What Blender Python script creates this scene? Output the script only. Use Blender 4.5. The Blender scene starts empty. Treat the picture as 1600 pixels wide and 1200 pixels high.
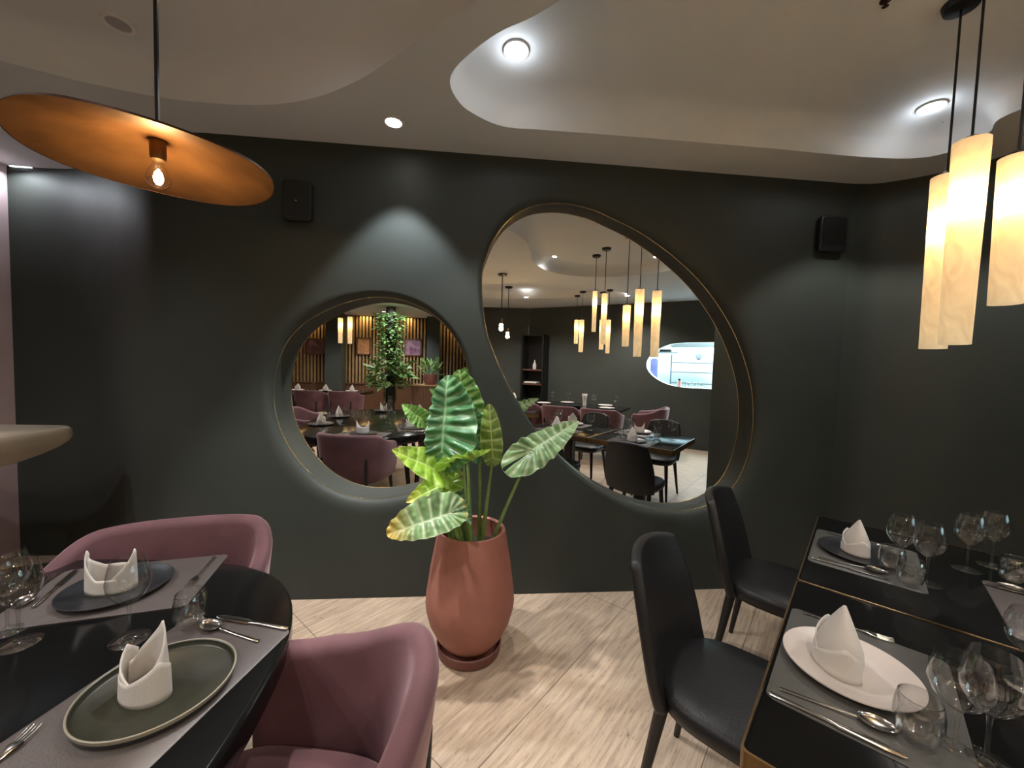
import bpy, bmesh, math, random
from mathutils import Vector, Matrix, noise
random.seed(7)
C = bpy.context.scene.collection
sc = bpy.context.scene
PI = math.pi

# ------------------------------------------------------------------ camera
F_PX, PITCH, ROLL, EYE, TH = 611.5, .0514, .0293, 1.4785, -.0932
CEIL, RAISED = 2.7281, 2.86
WALL, MIR = 2.4286, 2.5476            # front wall face and large mirror plane (y)
_F = Vector((0, math.cos(PITCH), -math.sin(PITCH))); _R = Vector((1, 0, 0)); _U = _R.cross(_F)
_R2 = math.cos(ROLL)*_R + math.sin(ROLL)*_U; _U2 = -math.sin(ROLL)*_R + math.cos(ROLL)*_U
_M = Matrix(((math.cos(TH), -math.sin(TH), 0), (math.sin(TH), math.cos(TH), 0), (0, 0, 1)))
FW, RT, UP = _M @ _F, _M @ _R2, _M @ _U2
EYEP = Vector((0, 0, EYE))
cam_d = bpy.data.cameras.new('camera'); cam = bpy.data.objects.new('camera', cam_d); C.objects.link(cam)
cam_d.sensor_width = 36; cam_d.lens = F_PX/1600*36; cam_d.clip_start = .02; cam_d.clip_end = 60
cam.matrix_world = Matrix(((RT.x, UP.x, -FW.x, 0), (RT.y, UP.y, -FW.y, 0), (RT.z, UP.z, -FW.z, EYE), (0, 0, 0, 1)))
sc.camera = cam
# ------------------------------------------------------------------ colour management, world
sc.view_settings.view_transform = 'Standard'; sc.view_settings.look = 'None'
sc.view_settings.gamma = 1; sc.view_settings.use_curve_mapping = False
sc.view_settings.exposure = 1.4
w = bpy.data.worlds.new('world'); sc.world = w; w.use_nodes = True
w.node_tree.nodes['Background'].inputs[0].default_value = (.9, .82, .74, 1)
w.node_tree.nodes['Background'].inputs[1].default_value = .02

WARM = (1, .80, .60); COOL = (.86, .93, 1.0); NEUT = (1, .96, .92); AMBER = (1, .62, .28)
def lamp(kind, loc, energy, color, size=.05, spot=None, blend=.3, target=None, parent=None, name=None):
    d = bpy.data.lights.new(name or (kind.lower()+'_light'), kind); d.energy = energy; d.color = color
    if kind in ('POINT', 'SPOT'): d.shadow_soft_size = size
    if kind == 'AREA': d.size = size
    if spot: d.spot_size = math.radians(spot); d.spot_blend = blend
    o = bpy.data.objects.new(d.name, d); C.objects.link(o); o.location = loc
    if target is not None:
        o.rotation_euler = (Vector(target)-Vector(loc)).to_track_quat('-Z', 'Y').to_euler()
    return o

# ceiling downlights: (x, y, z of the ceiling, watts, cone, colour)
DL = [(-.461, 2.171, CEIL, 36, 78, COOL), (.143, 1.79, RAISED, 18, 88, NEUT), (2.295, 1.876, RAISED, 22, 90, NEUT), (-.85, 1.62, RAISED, 70, 66, NEUT)]
FILL_SPOTS = [(-2.55, 1.1, CEIL, 26), (-1.0, .15, RAISED, 13), (-2.2, .5, RAISED, 22), (.95, .1, RAISED, 13), (2.2, .35, RAISED, 17), (-2.6, -.9, CEIL, 45), (-1.0, -2.4, CEIL, 50),
           (2.6, -1.6, CEIL, 60), (3.4, -2.2, CEIL, 45), (-3.8, -4.2, CEIL, 50), (-2.4, -5.3, CEIL, 70), (.9, -2.2, CEIL, 60)]  # fill spots added around and behind the camera to brighten walls, tables, far side
for x, y, z, e, cone, col in DL:
    lamp('SPOT', (x, y, z-.03), e, col, .03, cone, .35, (x, y, 0), name='ceiling_spot')
for x, y, z, e in FILL_SPOTS:
    lamp('SPOT', (x, y, z-.03), e, NEUT, .04, 140, .8, (x, y, 0), name='ceiling_spot')

for x, y, z in ((.143, 1.79, RAISED), (2.295, 1.876, RAISED)):       # scattered light of the two lenses onto the cove
    lamp('POINT', (x, y, z-.05), .42, COOL, .03, name='downlight_scatter')

# ------------------------------------------------------------------ rays: pixel of the 1600x1200 photo -> 3D point
SN = Vector((0, 1, 0)); SC_ = 2.585       # small mirror plane
def flip(P, m):
    P = Vector(P)
    if m == 'L': P.y = 2*MIR-P.y
    elif m == 'S': P = P - 2*(SN.dot(P)-SC_)*SN
    return P
def ray(u, v): return FW + RT*((u-800)/F_PX) - UP*((v-600)/F_PX)
def at(u, v, z=None, y=None, x=None, t=None, m=None, plane=None):
    r = ray(u, v)
    if z is not None: k = (z-EYE)/r.z
    elif y is not None: k = y/r.y
    elif x is not None: k = x/r.x
    elif plane is not None:
        p0, n = plane
        if m:
            a = flip(p0, m); b = flip(Vector(p0)+Vector(n), m); p0, n = a, b-a
        k = (Vector(p0)-EYEP).dot(n)/r.dot(n)
    else: k = t
    return flip(EYEP + r*k, m)

# ------------------------------------------------------------------ materials
def mat(name, col, rough=.5, metal=0, bump=0, bscale=40, var=0, vscale=6, spec=.5, emit=None, estr=0, coat=0, sheen=0, trans=0, col2=None, stretch=None):
    m = bpy.data.materials.new(name); m.use_nodes = True; nt = m.node_tree; b = nt.nodes['Principled BSDF']
    b.inputs['Base Color'].default_value = (*col, 1); b.inputs['Roughness'].default_value = rough
    b.inputs['Metallic'].default_value = metal; b.inputs['Specular IOR Level'].default_value = spec
    b.inputs['Coat Weight'].default_value = coat; b.inputs['Sheen Weight'].default_value = sheen
    if sheen: b.inputs['Sheen Roughness'].default_value = .4; b.inputs['Sheen Tint'].default_value = (1, .7, .75, 1)
    b.inputs['Transmission Weight'].default_value = trans
    if emit: b.inputs['Emission Color'].default_value = (*emit, 1); b.inputs['Emission Strength'].default_value = estr
    tc = nt.nodes.new('ShaderNodeTexCoord'); mp = nt.nodes.new('ShaderNodeMapping'); nt.links.new(tc.outputs['Object'], mp.inputs[0])
    if stretch: mp.inputs['Scale'].default_value = stretch
    if var or col2:
        n = nt.nodes.new('ShaderNodeTexNoise'); n.inputs['Scale'].default_value = vscale; n.inputs['Detail'].default_value = 5
        nt.links.new(mp.outputs[0], n.inputs[0])
        r = nt.nodes.new('ShaderNodeValToRGB'); nt.links.new(n.outputs[0], r.inputs[0])
        r.color_ramp.elements[0].position = .3; r.color_ramp.elements[1].position = .7
        c2 = col2 or tuple(min(1, c*(1+var)) for c in col); c1 = col if col2 else tuple(c*(1-var) for c in col)
        r.color_ramp.elements[0].color = (*c1, 1); r.color_ramp.elements[1].color = (*c2, 1)
        nt.links.new(r.outputs[0], b.inputs['Base Color'])
    if bump:
        n = nt.nodes.new('ShaderNodeTexNoise'); n.inputs['Scale'].default_value = bscale; n.inputs['Detail'].default_value = 4
        nt.links.new(mp.outputs[0], n.inputs[0])
        bp = nt.nodes.new('ShaderNodeBump'); bp.inputs['Strength'].default_value = bump; bp.inputs['Distance'].default_value = .01
        nt.links.new(n.outputs[0], bp.inputs['Height']); nt.links.new(bp.outputs[0], b.inputs['Normal'])
    return m
def glass_mat(name, tint=(1, 1, 1), rough=.02, ior=1.5):
    m = bpy.data.materials.new(name); m.use_nodes = True; nt = m.node_tree; nt.nodes.clear()
    o = nt.nodes.new('ShaderNodeOutputMaterial'); mx = nt.nodes.new('ShaderNodeMixShader')
    t = nt.nodes.new('ShaderNodeBsdfTransparent'); t.inputs[0].default_value = (*tint, 1)
    g = nt.nodes.new('ShaderNodeBsdfGlossy'); g.inputs['Roughness'].default_value = rough
    lw = nt.nodes.new('ShaderNodeLayerWeight'); lw.inputs[0].default_value = .5
    pw = nt.nodes.new('ShaderNodeMath'); pw.operation = 'POWER'; pw.inputs[1].default_value = 2.6; nt.links.new(lw.outputs['Facing'], pw.inputs[0])
    f = nt.nodes.new('ShaderNodeMath'); f.operation = 'MULTIPLY_ADD'; f.inputs[1].default_value = .85; f.inputs[2].default_value = .11; nt.links.new(pw.outputs[0], f.inputs[0])
    nt.links.new(f.outputs[0], mx.inputs[0]); nt.links.new(t.outputs[0], mx.inputs[1]); nt.links.new(g.outputs[0], mx.inputs[2]); nt.links.new(mx.outputs[0], o.inputs[0])
    return m
M = {}
M['green'] = mat('dark green plaster', (.031, .037, .032), .55, spec=.35, bump=.05, bscale=60, var=.08, vscale=2.5)
M['green_far'] = mat('dark green paint', (.034, .040, .034), .6, var=.08, vscale=2)
M['white_ceiling'] = mat('off white ceiling plaster', (.56, .575, .585), .8, bump=.03, bscale=8, var=.03, vscale=1.5)
M['pink_plaster'] = mat('dusty mauve plaster', (.58, .44, .46), .7, var=.12, vscale=3)
M['stone'] = mat('beige marble', (.40, .34, .27), .35, var=.15, vscale=4)
M['mirror'] = mat('mirror glass', (.93, .94, .93), .0, 1.0)
M['brass'] = mat('polished brass', (.72, .55, .27), .22, 1, var=.06, vscale=12)
M['brass_dull'] = mat('brushed brass edge', (.26, .17, .085), .42, 1, var=.1, vscale=20)
M['black_gloss'] = mat('black lacquered tabletop', (.006, .006, .006), .14, spec=.2)
M['black_wood'] = mat('black stained wood', (.010, .009, .009), .45, bump=.1, bscale=50)
M['black_leather'] = mat('black leatherette', (.009, .009, .010), .45, bump=.12, bscale=160)
M['black_metal'] = mat('matt black metal', (.008, .008, .008), .4)
M['rose'] = mat('dusty rose velvet', (.108, .043, .051), .75, sheen=.5, var=.22, vscale=7, bump=.08, bscale=200)
M['terracotta'] = mat('terracotta', (.32, .125, .092), .62, bump=.04, bscale=60, var=.10, vscale=5)
M['terracotta_dark'] = mat('dark terracotta saucer', (.17, .062, .048), .5, var=.1)
M['soil'] = mat('potting soil', (.02, .013, .009), .95, bump=.8, bscale=60)
M['napkin'] = mat('white linen', (.62, .58, .54), .9, bump=.15, bscale=350)
M['placemat'] = mat('taupe leather placemat', (.085, .070, .066), .42, bump=.1, bscale=260, var=.08)
M['placemat_grey'] = mat('grey leather placemat', (.080, .078, .072), .35, bump=.1, bscale=260, var=.08)
M['plate_black'] = mat('matt black stoneware', (.017, .018, .021), .32, var=.15, vscale=20)
M['plate_green'] = mat('olive glazed stoneware', (.034, .034, .022), .38, var=.25, vscale=14)
M['plate_rim'] = mat('bare sand glazed rim', (.30, .27, .20), .5)
M['plate_white'] = mat('ivory glazed porcelain', (.56, .50, .465), .32)
M['steel'] = mat('polished cutlery steel', (.62, .60, .57), .16, 1)
M['glass'] = glass_mat('clear drinking glass', (.985, .985, .985))
M['glass_vase'] = glass_mat('green tinted glass', (.6, .75, .6))
M['gold_inner'] = mat('gold leaf dish lining', (.27, .125, .042), .45, .45, var=.35, vscale=5, bump=.25, bscale=14)
M['copper_outer'] = mat('dark bronze dish', (.05, .022, .014), .4, .6, var=.2)
M['bronze'] = mat('aged bronze socket', (.16, .09, .04), .4, .8)
M['bulb_glow'] = mat('glowing filament bulb', (1, .8, .5), .5, emit=(1, .72, .36), estr=40)
M['spot_glow'] = mat('downlight lens', (1, 1, 1), .5, emit=(1, .97, .93), estr=14)
M['spot_off'] = mat('unlit downlight lens', (.35, .35, .35), .15)
M['trim_white'] = mat('white downlight trim', (.62, .60, .58), .5)
M['wood'] = mat('walnut', (.10, .045, .022), .45, stretch=(1, 1, 8), var=.3, vscale=10)
M['gold_slat'] = mat('golden oak slats', (.30, .19, .085), .5, var=.15)
M['slat_dark'] = mat('dark slat backing', (.02, .014, .008), .7)
M['kitchen_white'] = mat('kitchen wall tile', (.74, .84, .85), .35)
M['kitchen_steel'] = mat('kitchen stainless steel', (.45, .50, .53), .3, .8)
M['blue_cloth'] = mat('blue cloth', (.20, .25, .62), .8, var=.2)
M['leafA'] = M['leafB'] = None
def leaf_mat(name, col, vein, edge=None):
    m = bpy.data.materials.new(name); m.use_nodes = True; nt = m.node_tree; b = nt.nodes['Principled BSDF']; out = nt.nodes['Material Output']
    at_ = nt.nodes.new('ShaderNodeAttribute'); at_.attribute_name = 'vein'
    n = nt.nodes.new('ShaderNodeTexNoise'); n.inputs['Scale'].default_value = 14; n.inputs['Detail'].default_value = 4
    tc = nt.nodes.new('ShaderNodeTexCoord'); nt.links.new(tc.outputs['Object'], n.inputs[0])
    r = nt.nodes.new('ShaderNodeValToRGB'); r.color_ramp.elements[0].color = (*[c*.72 for c in col], 1); r.color_ramp.elements[1].color = (*[min(1, c*1.25) for c in col], 1)
    r.color_ramp.elements[0].position = .35; r.color_ramp.elements[1].position = .65
    nt.links.new(n.outputs[0], r.inputs[0])
    mx = nt.nodes.new('ShaderNodeMix'); mx.data_type = 'RGBA'; nt.links.new(at_.outputs['Fac'], mx.inputs['Factor'])
    nt.links.new(r.outputs[0], mx.inputs['A']); mx.inputs['B'].default_value = (*vein, 1)
    last = mx.outputs['Result']
    if edge:
        a2 = nt.nodes.new('ShaderNodeAttribute'); a2.attribute_name = 'tip'
        m2 = nt.nodes.new('ShaderNodeMix'); m2.data_type = 'RGBA'; nt.links.new(a2.outputs['Fac'], m2.inputs['Factor']); nt.links.new(last, m2.inputs['A']); m2.inputs['B'].default_value = (*edge, 1); last = m2.outputs['Result']
    nt.links.new(last, b.inputs['Base Color']); b.inputs['Roughness'].default_value = .36
    tr = nt.nodes.new('ShaderNodeBsdfTranslucent'); nt.links.new(last, tr.inputs[0]); ms = nt.nodes.new('ShaderNodeMixShader'); ms.inputs[0].default_value = .28
    nt.links.new(b.outputs[0], ms.inputs[1]); nt.links.new(tr.outputs[0], ms.inputs[2]); nt.links.new(ms.outputs[0], out.inputs[0])
    return m
M['leaf_deep'] = leaf_mat('deep green leaf', (.075, .22, .09), (.30, .50, .28))
M['leaf_mid'] = leaf_mat('mid green leaf', (.13, .32, .06), (.42, .62, .24))
M['leaf_lime'] = leaf_mat('lime green leaf', (.26, .46, .045), (.52, .70, .20), (.55, .45, .06))
M['leaf_pale'] = leaf_mat('pale green leaf', (.22, .37, .16), (.58, .70, .45), (.62, .42, .06))
M['leaf_olive'] = leaf_mat('olive leaf underside', (.17, .26, .045), (.55, .65, .25))
M['stem'] = mat('green leaf stalk', (.19, .30, .085), .45, var=.15, vscale=20)
M['foliage'] = mat('small green foliage', (.15, .26, .08), .5, var=.5, vscale=12)
def alabaster():
    m = bpy.data.materials.new('veined alabaster shade'); m.use_nodes = True; nt = m.node_tree; nt.nodes.clear()
    o = nt.nodes.new('ShaderNodeOutputMaterial')
    tc = nt.nodes.new('ShaderNodeTexCoord'); n = nt.nodes.new('ShaderNodeTexNoise'); n.inputs['Scale'].default_value = 9; n.inputs['Detail'].default_value = 7; n.inputs['Distortion'].default_value = 1.6
    mp = nt.nodes.new('ShaderNodeMapping'); mp.inputs['Scale'].default_value = (1, 1, .6); nt.links.new(tc.outputs['Object'], mp.inputs[0]); nt.links.new(mp.outputs[0], n.inputs[0])
    r = nt.nodes.new('ShaderNodeValToRGB'); r.color_ramp.elements[0].color = (.70, .55, .34, 1); r.color_ramp.elements[1].color = (.82, .67, .43, 1)
    r.color_ramp.elements[0].position = .38; r.color_ramp.elements[1].position = .56; nt.links.new(n.outputs[0], r.inputs[0])
    t = nt.nodes.new('ShaderNodeBsdfTranslucent'); d = nt.nodes.new('ShaderNodeBsdfDiffuse'); ms = nt.nodes.new('ShaderNodeMixShader'); ms.inputs[0].default_value = .55
    nt.links.new(r.outputs[0], t.inputs[0]); nt.links.new(r.outputs[0], d.inputs[0]); nt.links.new(d.outputs[0], ms.inputs[1]); nt.links.new(t.outputs[0], ms.inputs[2])
    e = nt.nodes.new('ShaderNodeEmission'); e.inputs[1].default_value = .17; nt.links.new(r.outputs[0], e.inputs[0])
    ad = nt.nodes.new('ShaderNodeAddShader'); nt.links.new(ms.outputs[0], ad.inputs[0]); nt.links.new(e.outputs[0], ad.inputs[1]); nt.links.new(ad.outputs[0], o.inputs[0])
    return m
M['alabaster'] = alabaster()
def floor_mat():
    m = bpy.data.materials.new('travertine slabs'); m.use_nodes = True; nt = m.node_tree; b = nt.nodes['Principled BSDF']; L = nt.links
    tc = nt.nodes.new('ShaderNodeTexCoord'); mp = nt.nodes.new('ShaderNodeMapping'); L.new(tc.outputs['Object'], mp.inputs[0])
    mp.vector_type = 'TEXTURE'; mp.inputs['Rotation'].default_value = (0, 0, math.radians(45)); mp.inputs['Location'].default_value = (-.0175, 1.2955, 0)
    # slabs run along the rotated x axis: 0.95 long, 0.62 wide
    br = nt.nodes.new('ShaderNodeTexBrick'); L.new(mp.outputs[0], br.inputs[0]); br.offset = 0.0
    br.inputs['Scale'].default_value = 1; br.inputs['Brick Width'].default_value = 1.344; br.inputs['Row Height'].default_value = .62
    br.inputs['Mortar Size'].default_value = .0022; br.inputs['Mortar Smooth'].default_value = .2
    br.inputs['Color1'].default_value = (.54, .425, .325, 1); br.inputs['Color2'].default_value = (.50, .39, .30, 1); br.inputs['Mortar'].default_value = (.17, .13, .10, 1)
    st = nt.nodes.new('ShaderNodeMapping'); st.inputs['Scale'].default_value = (1.3, 17, 1); L.new(mp.outputs[0], st.inputs[0])
    n = nt.nodes.new('ShaderNodeTexNoise'); n.inputs['Scale'].default_value = 3.2; n.inputs['Detail'].default_value = 9; n.inputs['Roughness'].default_value = .66; n.inputs['Distortion'].default_value = .35; L.new(st.outputs[0], n.inputs[0])
    r = nt.nodes.new('ShaderNodeValToRGB'); r.color_ramp.elements[0].position = .30; r.color_ramp.elements[0].color = (.60, .57, .54, 1); r.color_ramp.elements[1].position = .66; r.color_ramp.elements[1].color = (1.12, 1.1, 1.06, 1); L.new(n.outputs[0], r.inputs[0])
    mu = nt.nodes.new('ShaderNodeMix'); mu.data_type = 'RGBA'; mu.blend_type = 'MULTIPLY'; mu.inputs['Factor'].default_value = 1; L.new(br.outputs['Color'], mu.inputs['A']); L.new(r.outputs[0], mu.inputs['B'])
    s2 = nt.nodes.new('ShaderNodeMapping'); s2.inputs['Scale'].default_value = (13, 95, 1); L.new(mp.outputs[0], s2.inputs[0])
    n2 = nt.nodes.new('ShaderNodeTexNoise'); n2.inputs['Scale'].default_value = 1.5; n2.inputs['Detail'].default_value = 8; n2.inputs['Roughness'].default_value = .68; n2.inputs['Distortion'].default_value = .6; L.new(s2.outputs[0], n2.inputs[0])
    r2 = nt.nodes.new('ShaderNodeValToRGB'); r2.color_ramp.elements[0].position = .33; r2.color_ramp.elements[0].color = (.33, .26, .20, 1); r2.color_ramp.elements[1].position = .405; r2.color_ramp.elements[1].color = (1, 1, 1, 1); L.new(n2.outputs[0], r2.inputs[0])
    m3 = nt.nodes.new('ShaderNodeMix'); m3.data_type = 'RGBA'; m3.blend_type = 'MULTIPLY'; m3.inputs['Factor'].default_value = .85; L.new(mu.outputs['Result'], m3.inputs['A']); L.new(r2.outputs[0], m3.inputs['B'])
    L.new(m3.outputs['Result'], b.inputs['Base Color']); b.inputs['Roughness'].default_value = .42; b.inputs['Specular IOR Level'].default_value = .35
    bp = nt.nodes.new('ShaderNodeBump'); bp.inputs['Strength'].default_value = .25; bp.inputs['Distance'].default_value = .004; L.new(r2.outputs[0], bp.inputs['Height']); L.new(bp.outputs[0], b.inputs['Normal'])
    return m
M['floor'] = floor_mat()
def picture_mat(name, a, b_, c, scale):
    m = bpy.data.materials.new(name); m.use_nodes = True; nt = m.node_tree; b = nt.nodes['Principled BSDF']
    n = nt.nodes.new('ShaderNodeTexVoronoi'); n.inputs['Scale'].default_value = scale; tc = nt.nodes.new('ShaderNodeTexCoord'); nt.links.new(tc.outputs['Object'], n.inputs[0])
    r = nt.nodes.new('ShaderNodeValToRGB'); nt.links.new(n.outputs['Distance'], r.inputs[0]); r.color_ramp.elements[0].color = (*a, 1); r.color_ramp.elements[1].color = (*b_, 1); e = r.color_ramp.elements.new(.45); e.color = (*c, 1)
    nt.links.new(r.outputs[0], b.inputs['Base Color']); b.inputs['Roughness'].default_value = .3; return m

# ------------------------------------------------------------------ mesh helpers
def link(name, bm, m, parent=None, smooth=True, loc=None, rot=None, label=None, recalc=True):
    if recalc: bmesh.ops.recalc_face_normals(bm, faces=bm.faces)
    me = bpy.data.meshes.new(name); bm.to_mesh(me); bm.free()
    if smooth:
        for p in me.polygons: p.use_smooth = True
    o = bpy.data.objects.new(name, me); C.objects.link(o)
    if m is not None: me.materials.append(m)
    if parent: o.parent = parent
    if loc is not None: o.location = loc
    if rot is not None: o.rotation_euler = rot
    if label: o['label'] = label
    if smooth and smooth != 'all':
        try: me.set_sharp_from_angle(angle=math.radians(50))
        except Exception: pass
    return o
def struct(o): o['kind'] = 'structure'; return o
def thing(name, label, cat, loc=(0, 0, 0), rz=0, group=None):
    o = bpy.data.objects.new(name, None); C.objects.link(o); o.location = loc; o.rotation_euler = (0, 0, rz); o.empty_display_size = .05
    o['label'] = label; o['category'] = cat
    if group: o['group'] = group
    return o
def tag(o, label, cat, group=None):
    o['label'] = label; o['category'] = cat
    if group: o['group'] = group
    return o
def dup(root, loc, rz, label, group=None):
    def cp(o, par):
        c = o.copy(); C.objects.link(c); c.parent = par
        for ch in o.children: cp(ch, c)
        return c
    r = cp(root, None); r.location = loc; r.rotation_euler = (0, 0, rz); r['label'] = label
    if group: r['group'] = group
    return r
def box(bm, c, s, rz=0, bevel=0, mtx=None):
    r = bmesh.ops.create_cube(bm, size=1); vs = r['verts']
    bmesh.ops.scale(bm, vec=s, verts=vs)
    if bevel:
        es = list({e for v in vs for e in v.link_edges}); rb = bmesh.ops.bevel(bm, geom=es, offset=bevel, segments=2, affect='EDGES'); vs = list({v for f in rb['faces'] for v in f.verts} | {v for v in vs if v.is_valid})
    if rz: bmesh.ops.rotate(bm, verts=vs, cent=(0, 0, 0), matrix=Matrix.Rotation(rz, 3, 'Z'))
    if mtx is not None: bmesh.ops.transform(bm, matrix=mtx, verts=vs)
    bmesh.ops.translate(bm, verts=vs, vec=c); return vs
def loft(bm, rings, closed=True, cap0=True, cap1=True):
    vr = [[bm.verts.new(p) for p in r] for r in rings]
    n = len(vr[0])
    for a, b in zip(vr, vr[1:]):
        for i in range(n if closed else n-1):
            j = (i+1) % n
            try: bm.faces.new((a[i], a[j], b[j], b[i]))
            except ValueError: pass
    if cap0: bm.faces.new(list(reversed(vr[0])))
    if cap1: bm.faces.new(vr[-1])
    return vr
def lathe(bm, prof, seg=32, c=(0, 0, 0)):
    rings = []
    for r, z in prof:
        rings.append([Vector((c[0]+max(r, 1e-4)*math.cos(2*PI*i/seg), c[1]+max(r, 1e-4)*math.sin(2*PI*i/seg), c[2]+z)) for i in range(seg)])
    return loft(bm, rings, True, prof[0][0] <= .001, prof[-1][0] <= .001)
def tube(bm, pts, rad, seg=8, cap=True):
    pts = [Vector(p) for p in pts]; rads = rad if isinstance(rad, (list, tuple)) else [rad]*len(pts); rings = []
    for i, p in enumerate(pts):
        d = (pts[min(i+1, len(pts)-1)]-pts[max(i-1, 0)]).normalized()
        a = d.cross(Vector((0, 0, 1)) if abs(d.z) < .95 else Vector((1, 0, 0))).normalized(); b = d.cross(a)
        rings.append([p+(a*math.cos(2*PI*k/seg)+b*math.sin(2*PI*k/seg))*rads[i] for k in range(seg)])
    loft(bm, rings, True, cap, cap)
def bez(a, b, c, n=10): return [Vector(a)*(1-t)**2+Vector(b)*2*t*(1-t)+Vector(c)*t*t for t in [i/n for i in range(n+1)]]
def catmull(pts, n=8, closed=True):
    out = []; N = len(pts)
    rng = range(N) if closed else range(N-1)
    for i in rng:
        g = (lambda k: Vector(pts[k % N])) if closed else (lambda k: Vector(pts[min(max(k, 0), N-1)]))
        p0, p1, p2, p3 = g(i-1), g(i), g(i+1), g(i+2)
        for k in range(n):
            t = k/n; out.append(.5*((2*p1)+(-p0+p2)*t+(2*p0-5*p1+4*p2-p3)*t*t+(-p0+3*p1-3*p2+p3)*t**3))
    if not closed: out.append(Vector(pts[-1]))
    return out
def fill(bm, loops):
    es = []
    for lp in loops:
        for i in range(len(lp)):
            e = bm.edges.get((lp[i], lp[(i+1) % len(lp)])) or bm.edges.new((lp[i], lp[(i+1) % len(lp)])); es.append(e)
    return bmesh.ops.triangle_fill(bm, use_beauty=True, use_dissolve=False, edges=es)

# ================================================================== SETTING
# ---- floor
bm = bmesh.new(); vs = [bm.verts.new(p) for p in [(-8, -8, 0), (8, -8, 0), (8, 4.2, 0), (-8, 4.2, 0)]]; bm.faces.new(vs)
struct(link('floor', bm, M['floor'], smooth=False))

# ---- openings in the front wall (outlines are resampled about their centres so that the rings match)
NR = 120
def polar(pts, cx, cy, n=NR):
    P = catmull([Vector((x, y, 0)) for x, y in pts], 12); A = sorted((math.atan2(p.y-cy, p.x-cx), math.hypot(p.x-cx, p.y-cy)) for p in P)
    out = []
    for k in range(n):
        a = -PI+2*PI*(k+.5)/n; j = 0
        while j < len(A) and A[j][0] < a: j += 1
        a0, r0 = A[j-1] if j > 0 else (A[-1][0]-2*PI, A[-1][1]); a1, r1 = A[j] if j < len(A) else (A[0][0]+2*PI, A[0][1])
        t = (a-a0)/max(a1-a0, 1e-9); r = r0+(r1-r0)*t; out.append((cx+r*math.cos(a), cy+r*math.sin(a)))
    return out
BIG_O = [(744, 430), (752, 384), (772, 348), (805, 318), (850, 304), (905, 303), (962, 313), (1018, 332), (1068, 364), (1112, 405), (1150, 450), (1180, 495), (1205, 555), (1217, 611), (1217, 670), (1203, 735), (1172, 790), (1132, 818), (1085, 826), (1035, 818), (985, 800), (935, 772), (890, 736), (850, 694), (815, 648), (785, 598), (762, 545), (748, 485)]
BIG_R = [(753, 432), (762, 396), (778, 364), (802, 338), (836, 321), (880, 318), (920, 326), (949, 338), (1004, 366), (1064, 411), (1109, 459), (1146, 519), (1169, 583), (1177, 638), (1172, 698), (1151, 753), (1120, 782), (1086, 795), (1054, 798), (1013, 793), (965, 776), (912, 745), (868, 706), (832, 664), (800, 612), (775, 560), (758, 505)]
BIG_I = [(751, 440), (757, 405), (774, 375), (800, 354), (832, 342), (868, 341), (920, 355), (980, 390), (1030, 430), (1070, 468), (1103, 520), (1125, 578), (1137, 640), (1135, 700), (1114, 746), (1083, 770), (1040, 780), (1000, 778), (950, 762), (900, 733), (858, 696), (820, 652), (788, 602), (766, 550), (753, 495)]
SM_O = [(403, 607), (410, 560), (432, 520), (462, 488), (500, 467), (545, 455), (592, 452), (640, 461), (680, 482), (712, 515), (734, 556), (742, 602), (738, 655), (722, 712), (700, 756), (668, 787), (632, 802), (590, 808), (545, 803), (500, 785), (460, 757), (427, 715), (409, 662)]
SM_R = [(428, 607), (434, 568), (450, 532), (476, 505), (510, 485), (547, 471), (592, 464), (636, 471), (675, 490), (706, 521), (727, 562), (735, 605), (731, 652), (716, 700), (692, 740), (662, 764), (627, 774), (595, 779), (562, 778), (527, 768), (490, 745), (455, 704), (433, 655)]
SM_I = [(455, 607), (461, 570), (476, 535), (500, 506), (530, 486), (562, 475), (597, 471), (637, 476), (675, 495), (705, 525), (726, 565), (733, 606), (728, 650), (712, 692), (690, 725), (658, 746), (622, 756), (580, 758), (543, 748), (508, 727), (478, 694), (460, 652)]
def opening(O_, R_, I_, cx, cy, inner):
    O_, R_, I_ = polar(O_, cx, cy), polar(R_, cx, cy), polar(I_, cx, cy)
    o3 = [at(u, v, y=WALL) for u, v in O_]; r3 = [at(u, v, y=WALL+.045) for u, v in R_]; i3 = [Vector((p.x, inner, p.z)) for p in r3]
    rings = []
    for k in range(9):                                   # rounded lip: quarter ellipse from wall face to the brass line
        a = k/8*PI/2; rings.append([Vector((o.x+(r.x-o.x)*math.sin(a), o.y+(r.y-o.y)*(1-math.cos(a)), o.z+(r.z-o.z)*math.sin(a))) for o, r in zip(o3, r3)])
    for k in range(1, 7): rings.append([r.lerp(i, k/6) for r, i in zip(r3, i3)])
    return rings, r3, i3
Rb, big_r3, big_i3 = opening(BIG_O, BIG_R, BIG_I, 945, 575, MIR)
Rs, sm_r3, sm_i3 = opening(SM_O, SM_R, SM_I, 588, 612, SC_)
bm = bmesh.new()
LEFT_PLAN = [(-1.55, WALL), (-1.85, 2.47), (-2.12, 2.61), (-2.38, 2.80), (-2.62, 2.96), (-2.85, 3.04), (-3.22, 3.05)]
LP_ = catmull([(x, y, 0) for x, y in LEFT_PLAN], 6, False)
xr = 2.45
corners = [bm.verts.new((-1.55, WALL, 0)), bm.verts.new((xr, WALL, 0)), bm.verts.new((xr, WALL, CEIL)), bm.verts.new((-1.55, WALL, CEIL))]
vb = loft(bm, Rb, True, False, False); vs_ = loft(bm, Rs, True, False, False)
for f in bm.faces: f.smooth = True
fill(bm, [corners, vb[0], vs_[0]])
a_ = [bm.verts.new((p.x, p.y, 0)) for p in LP_]; b_ = [bm.verts.new((p.x, p.y, CEIL)) for p in LP_]
for i in range(len(a_)-1): bm.faces.new((a_[i], a_[i+1], b_[i+1], b_[i])).smooth = True
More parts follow.
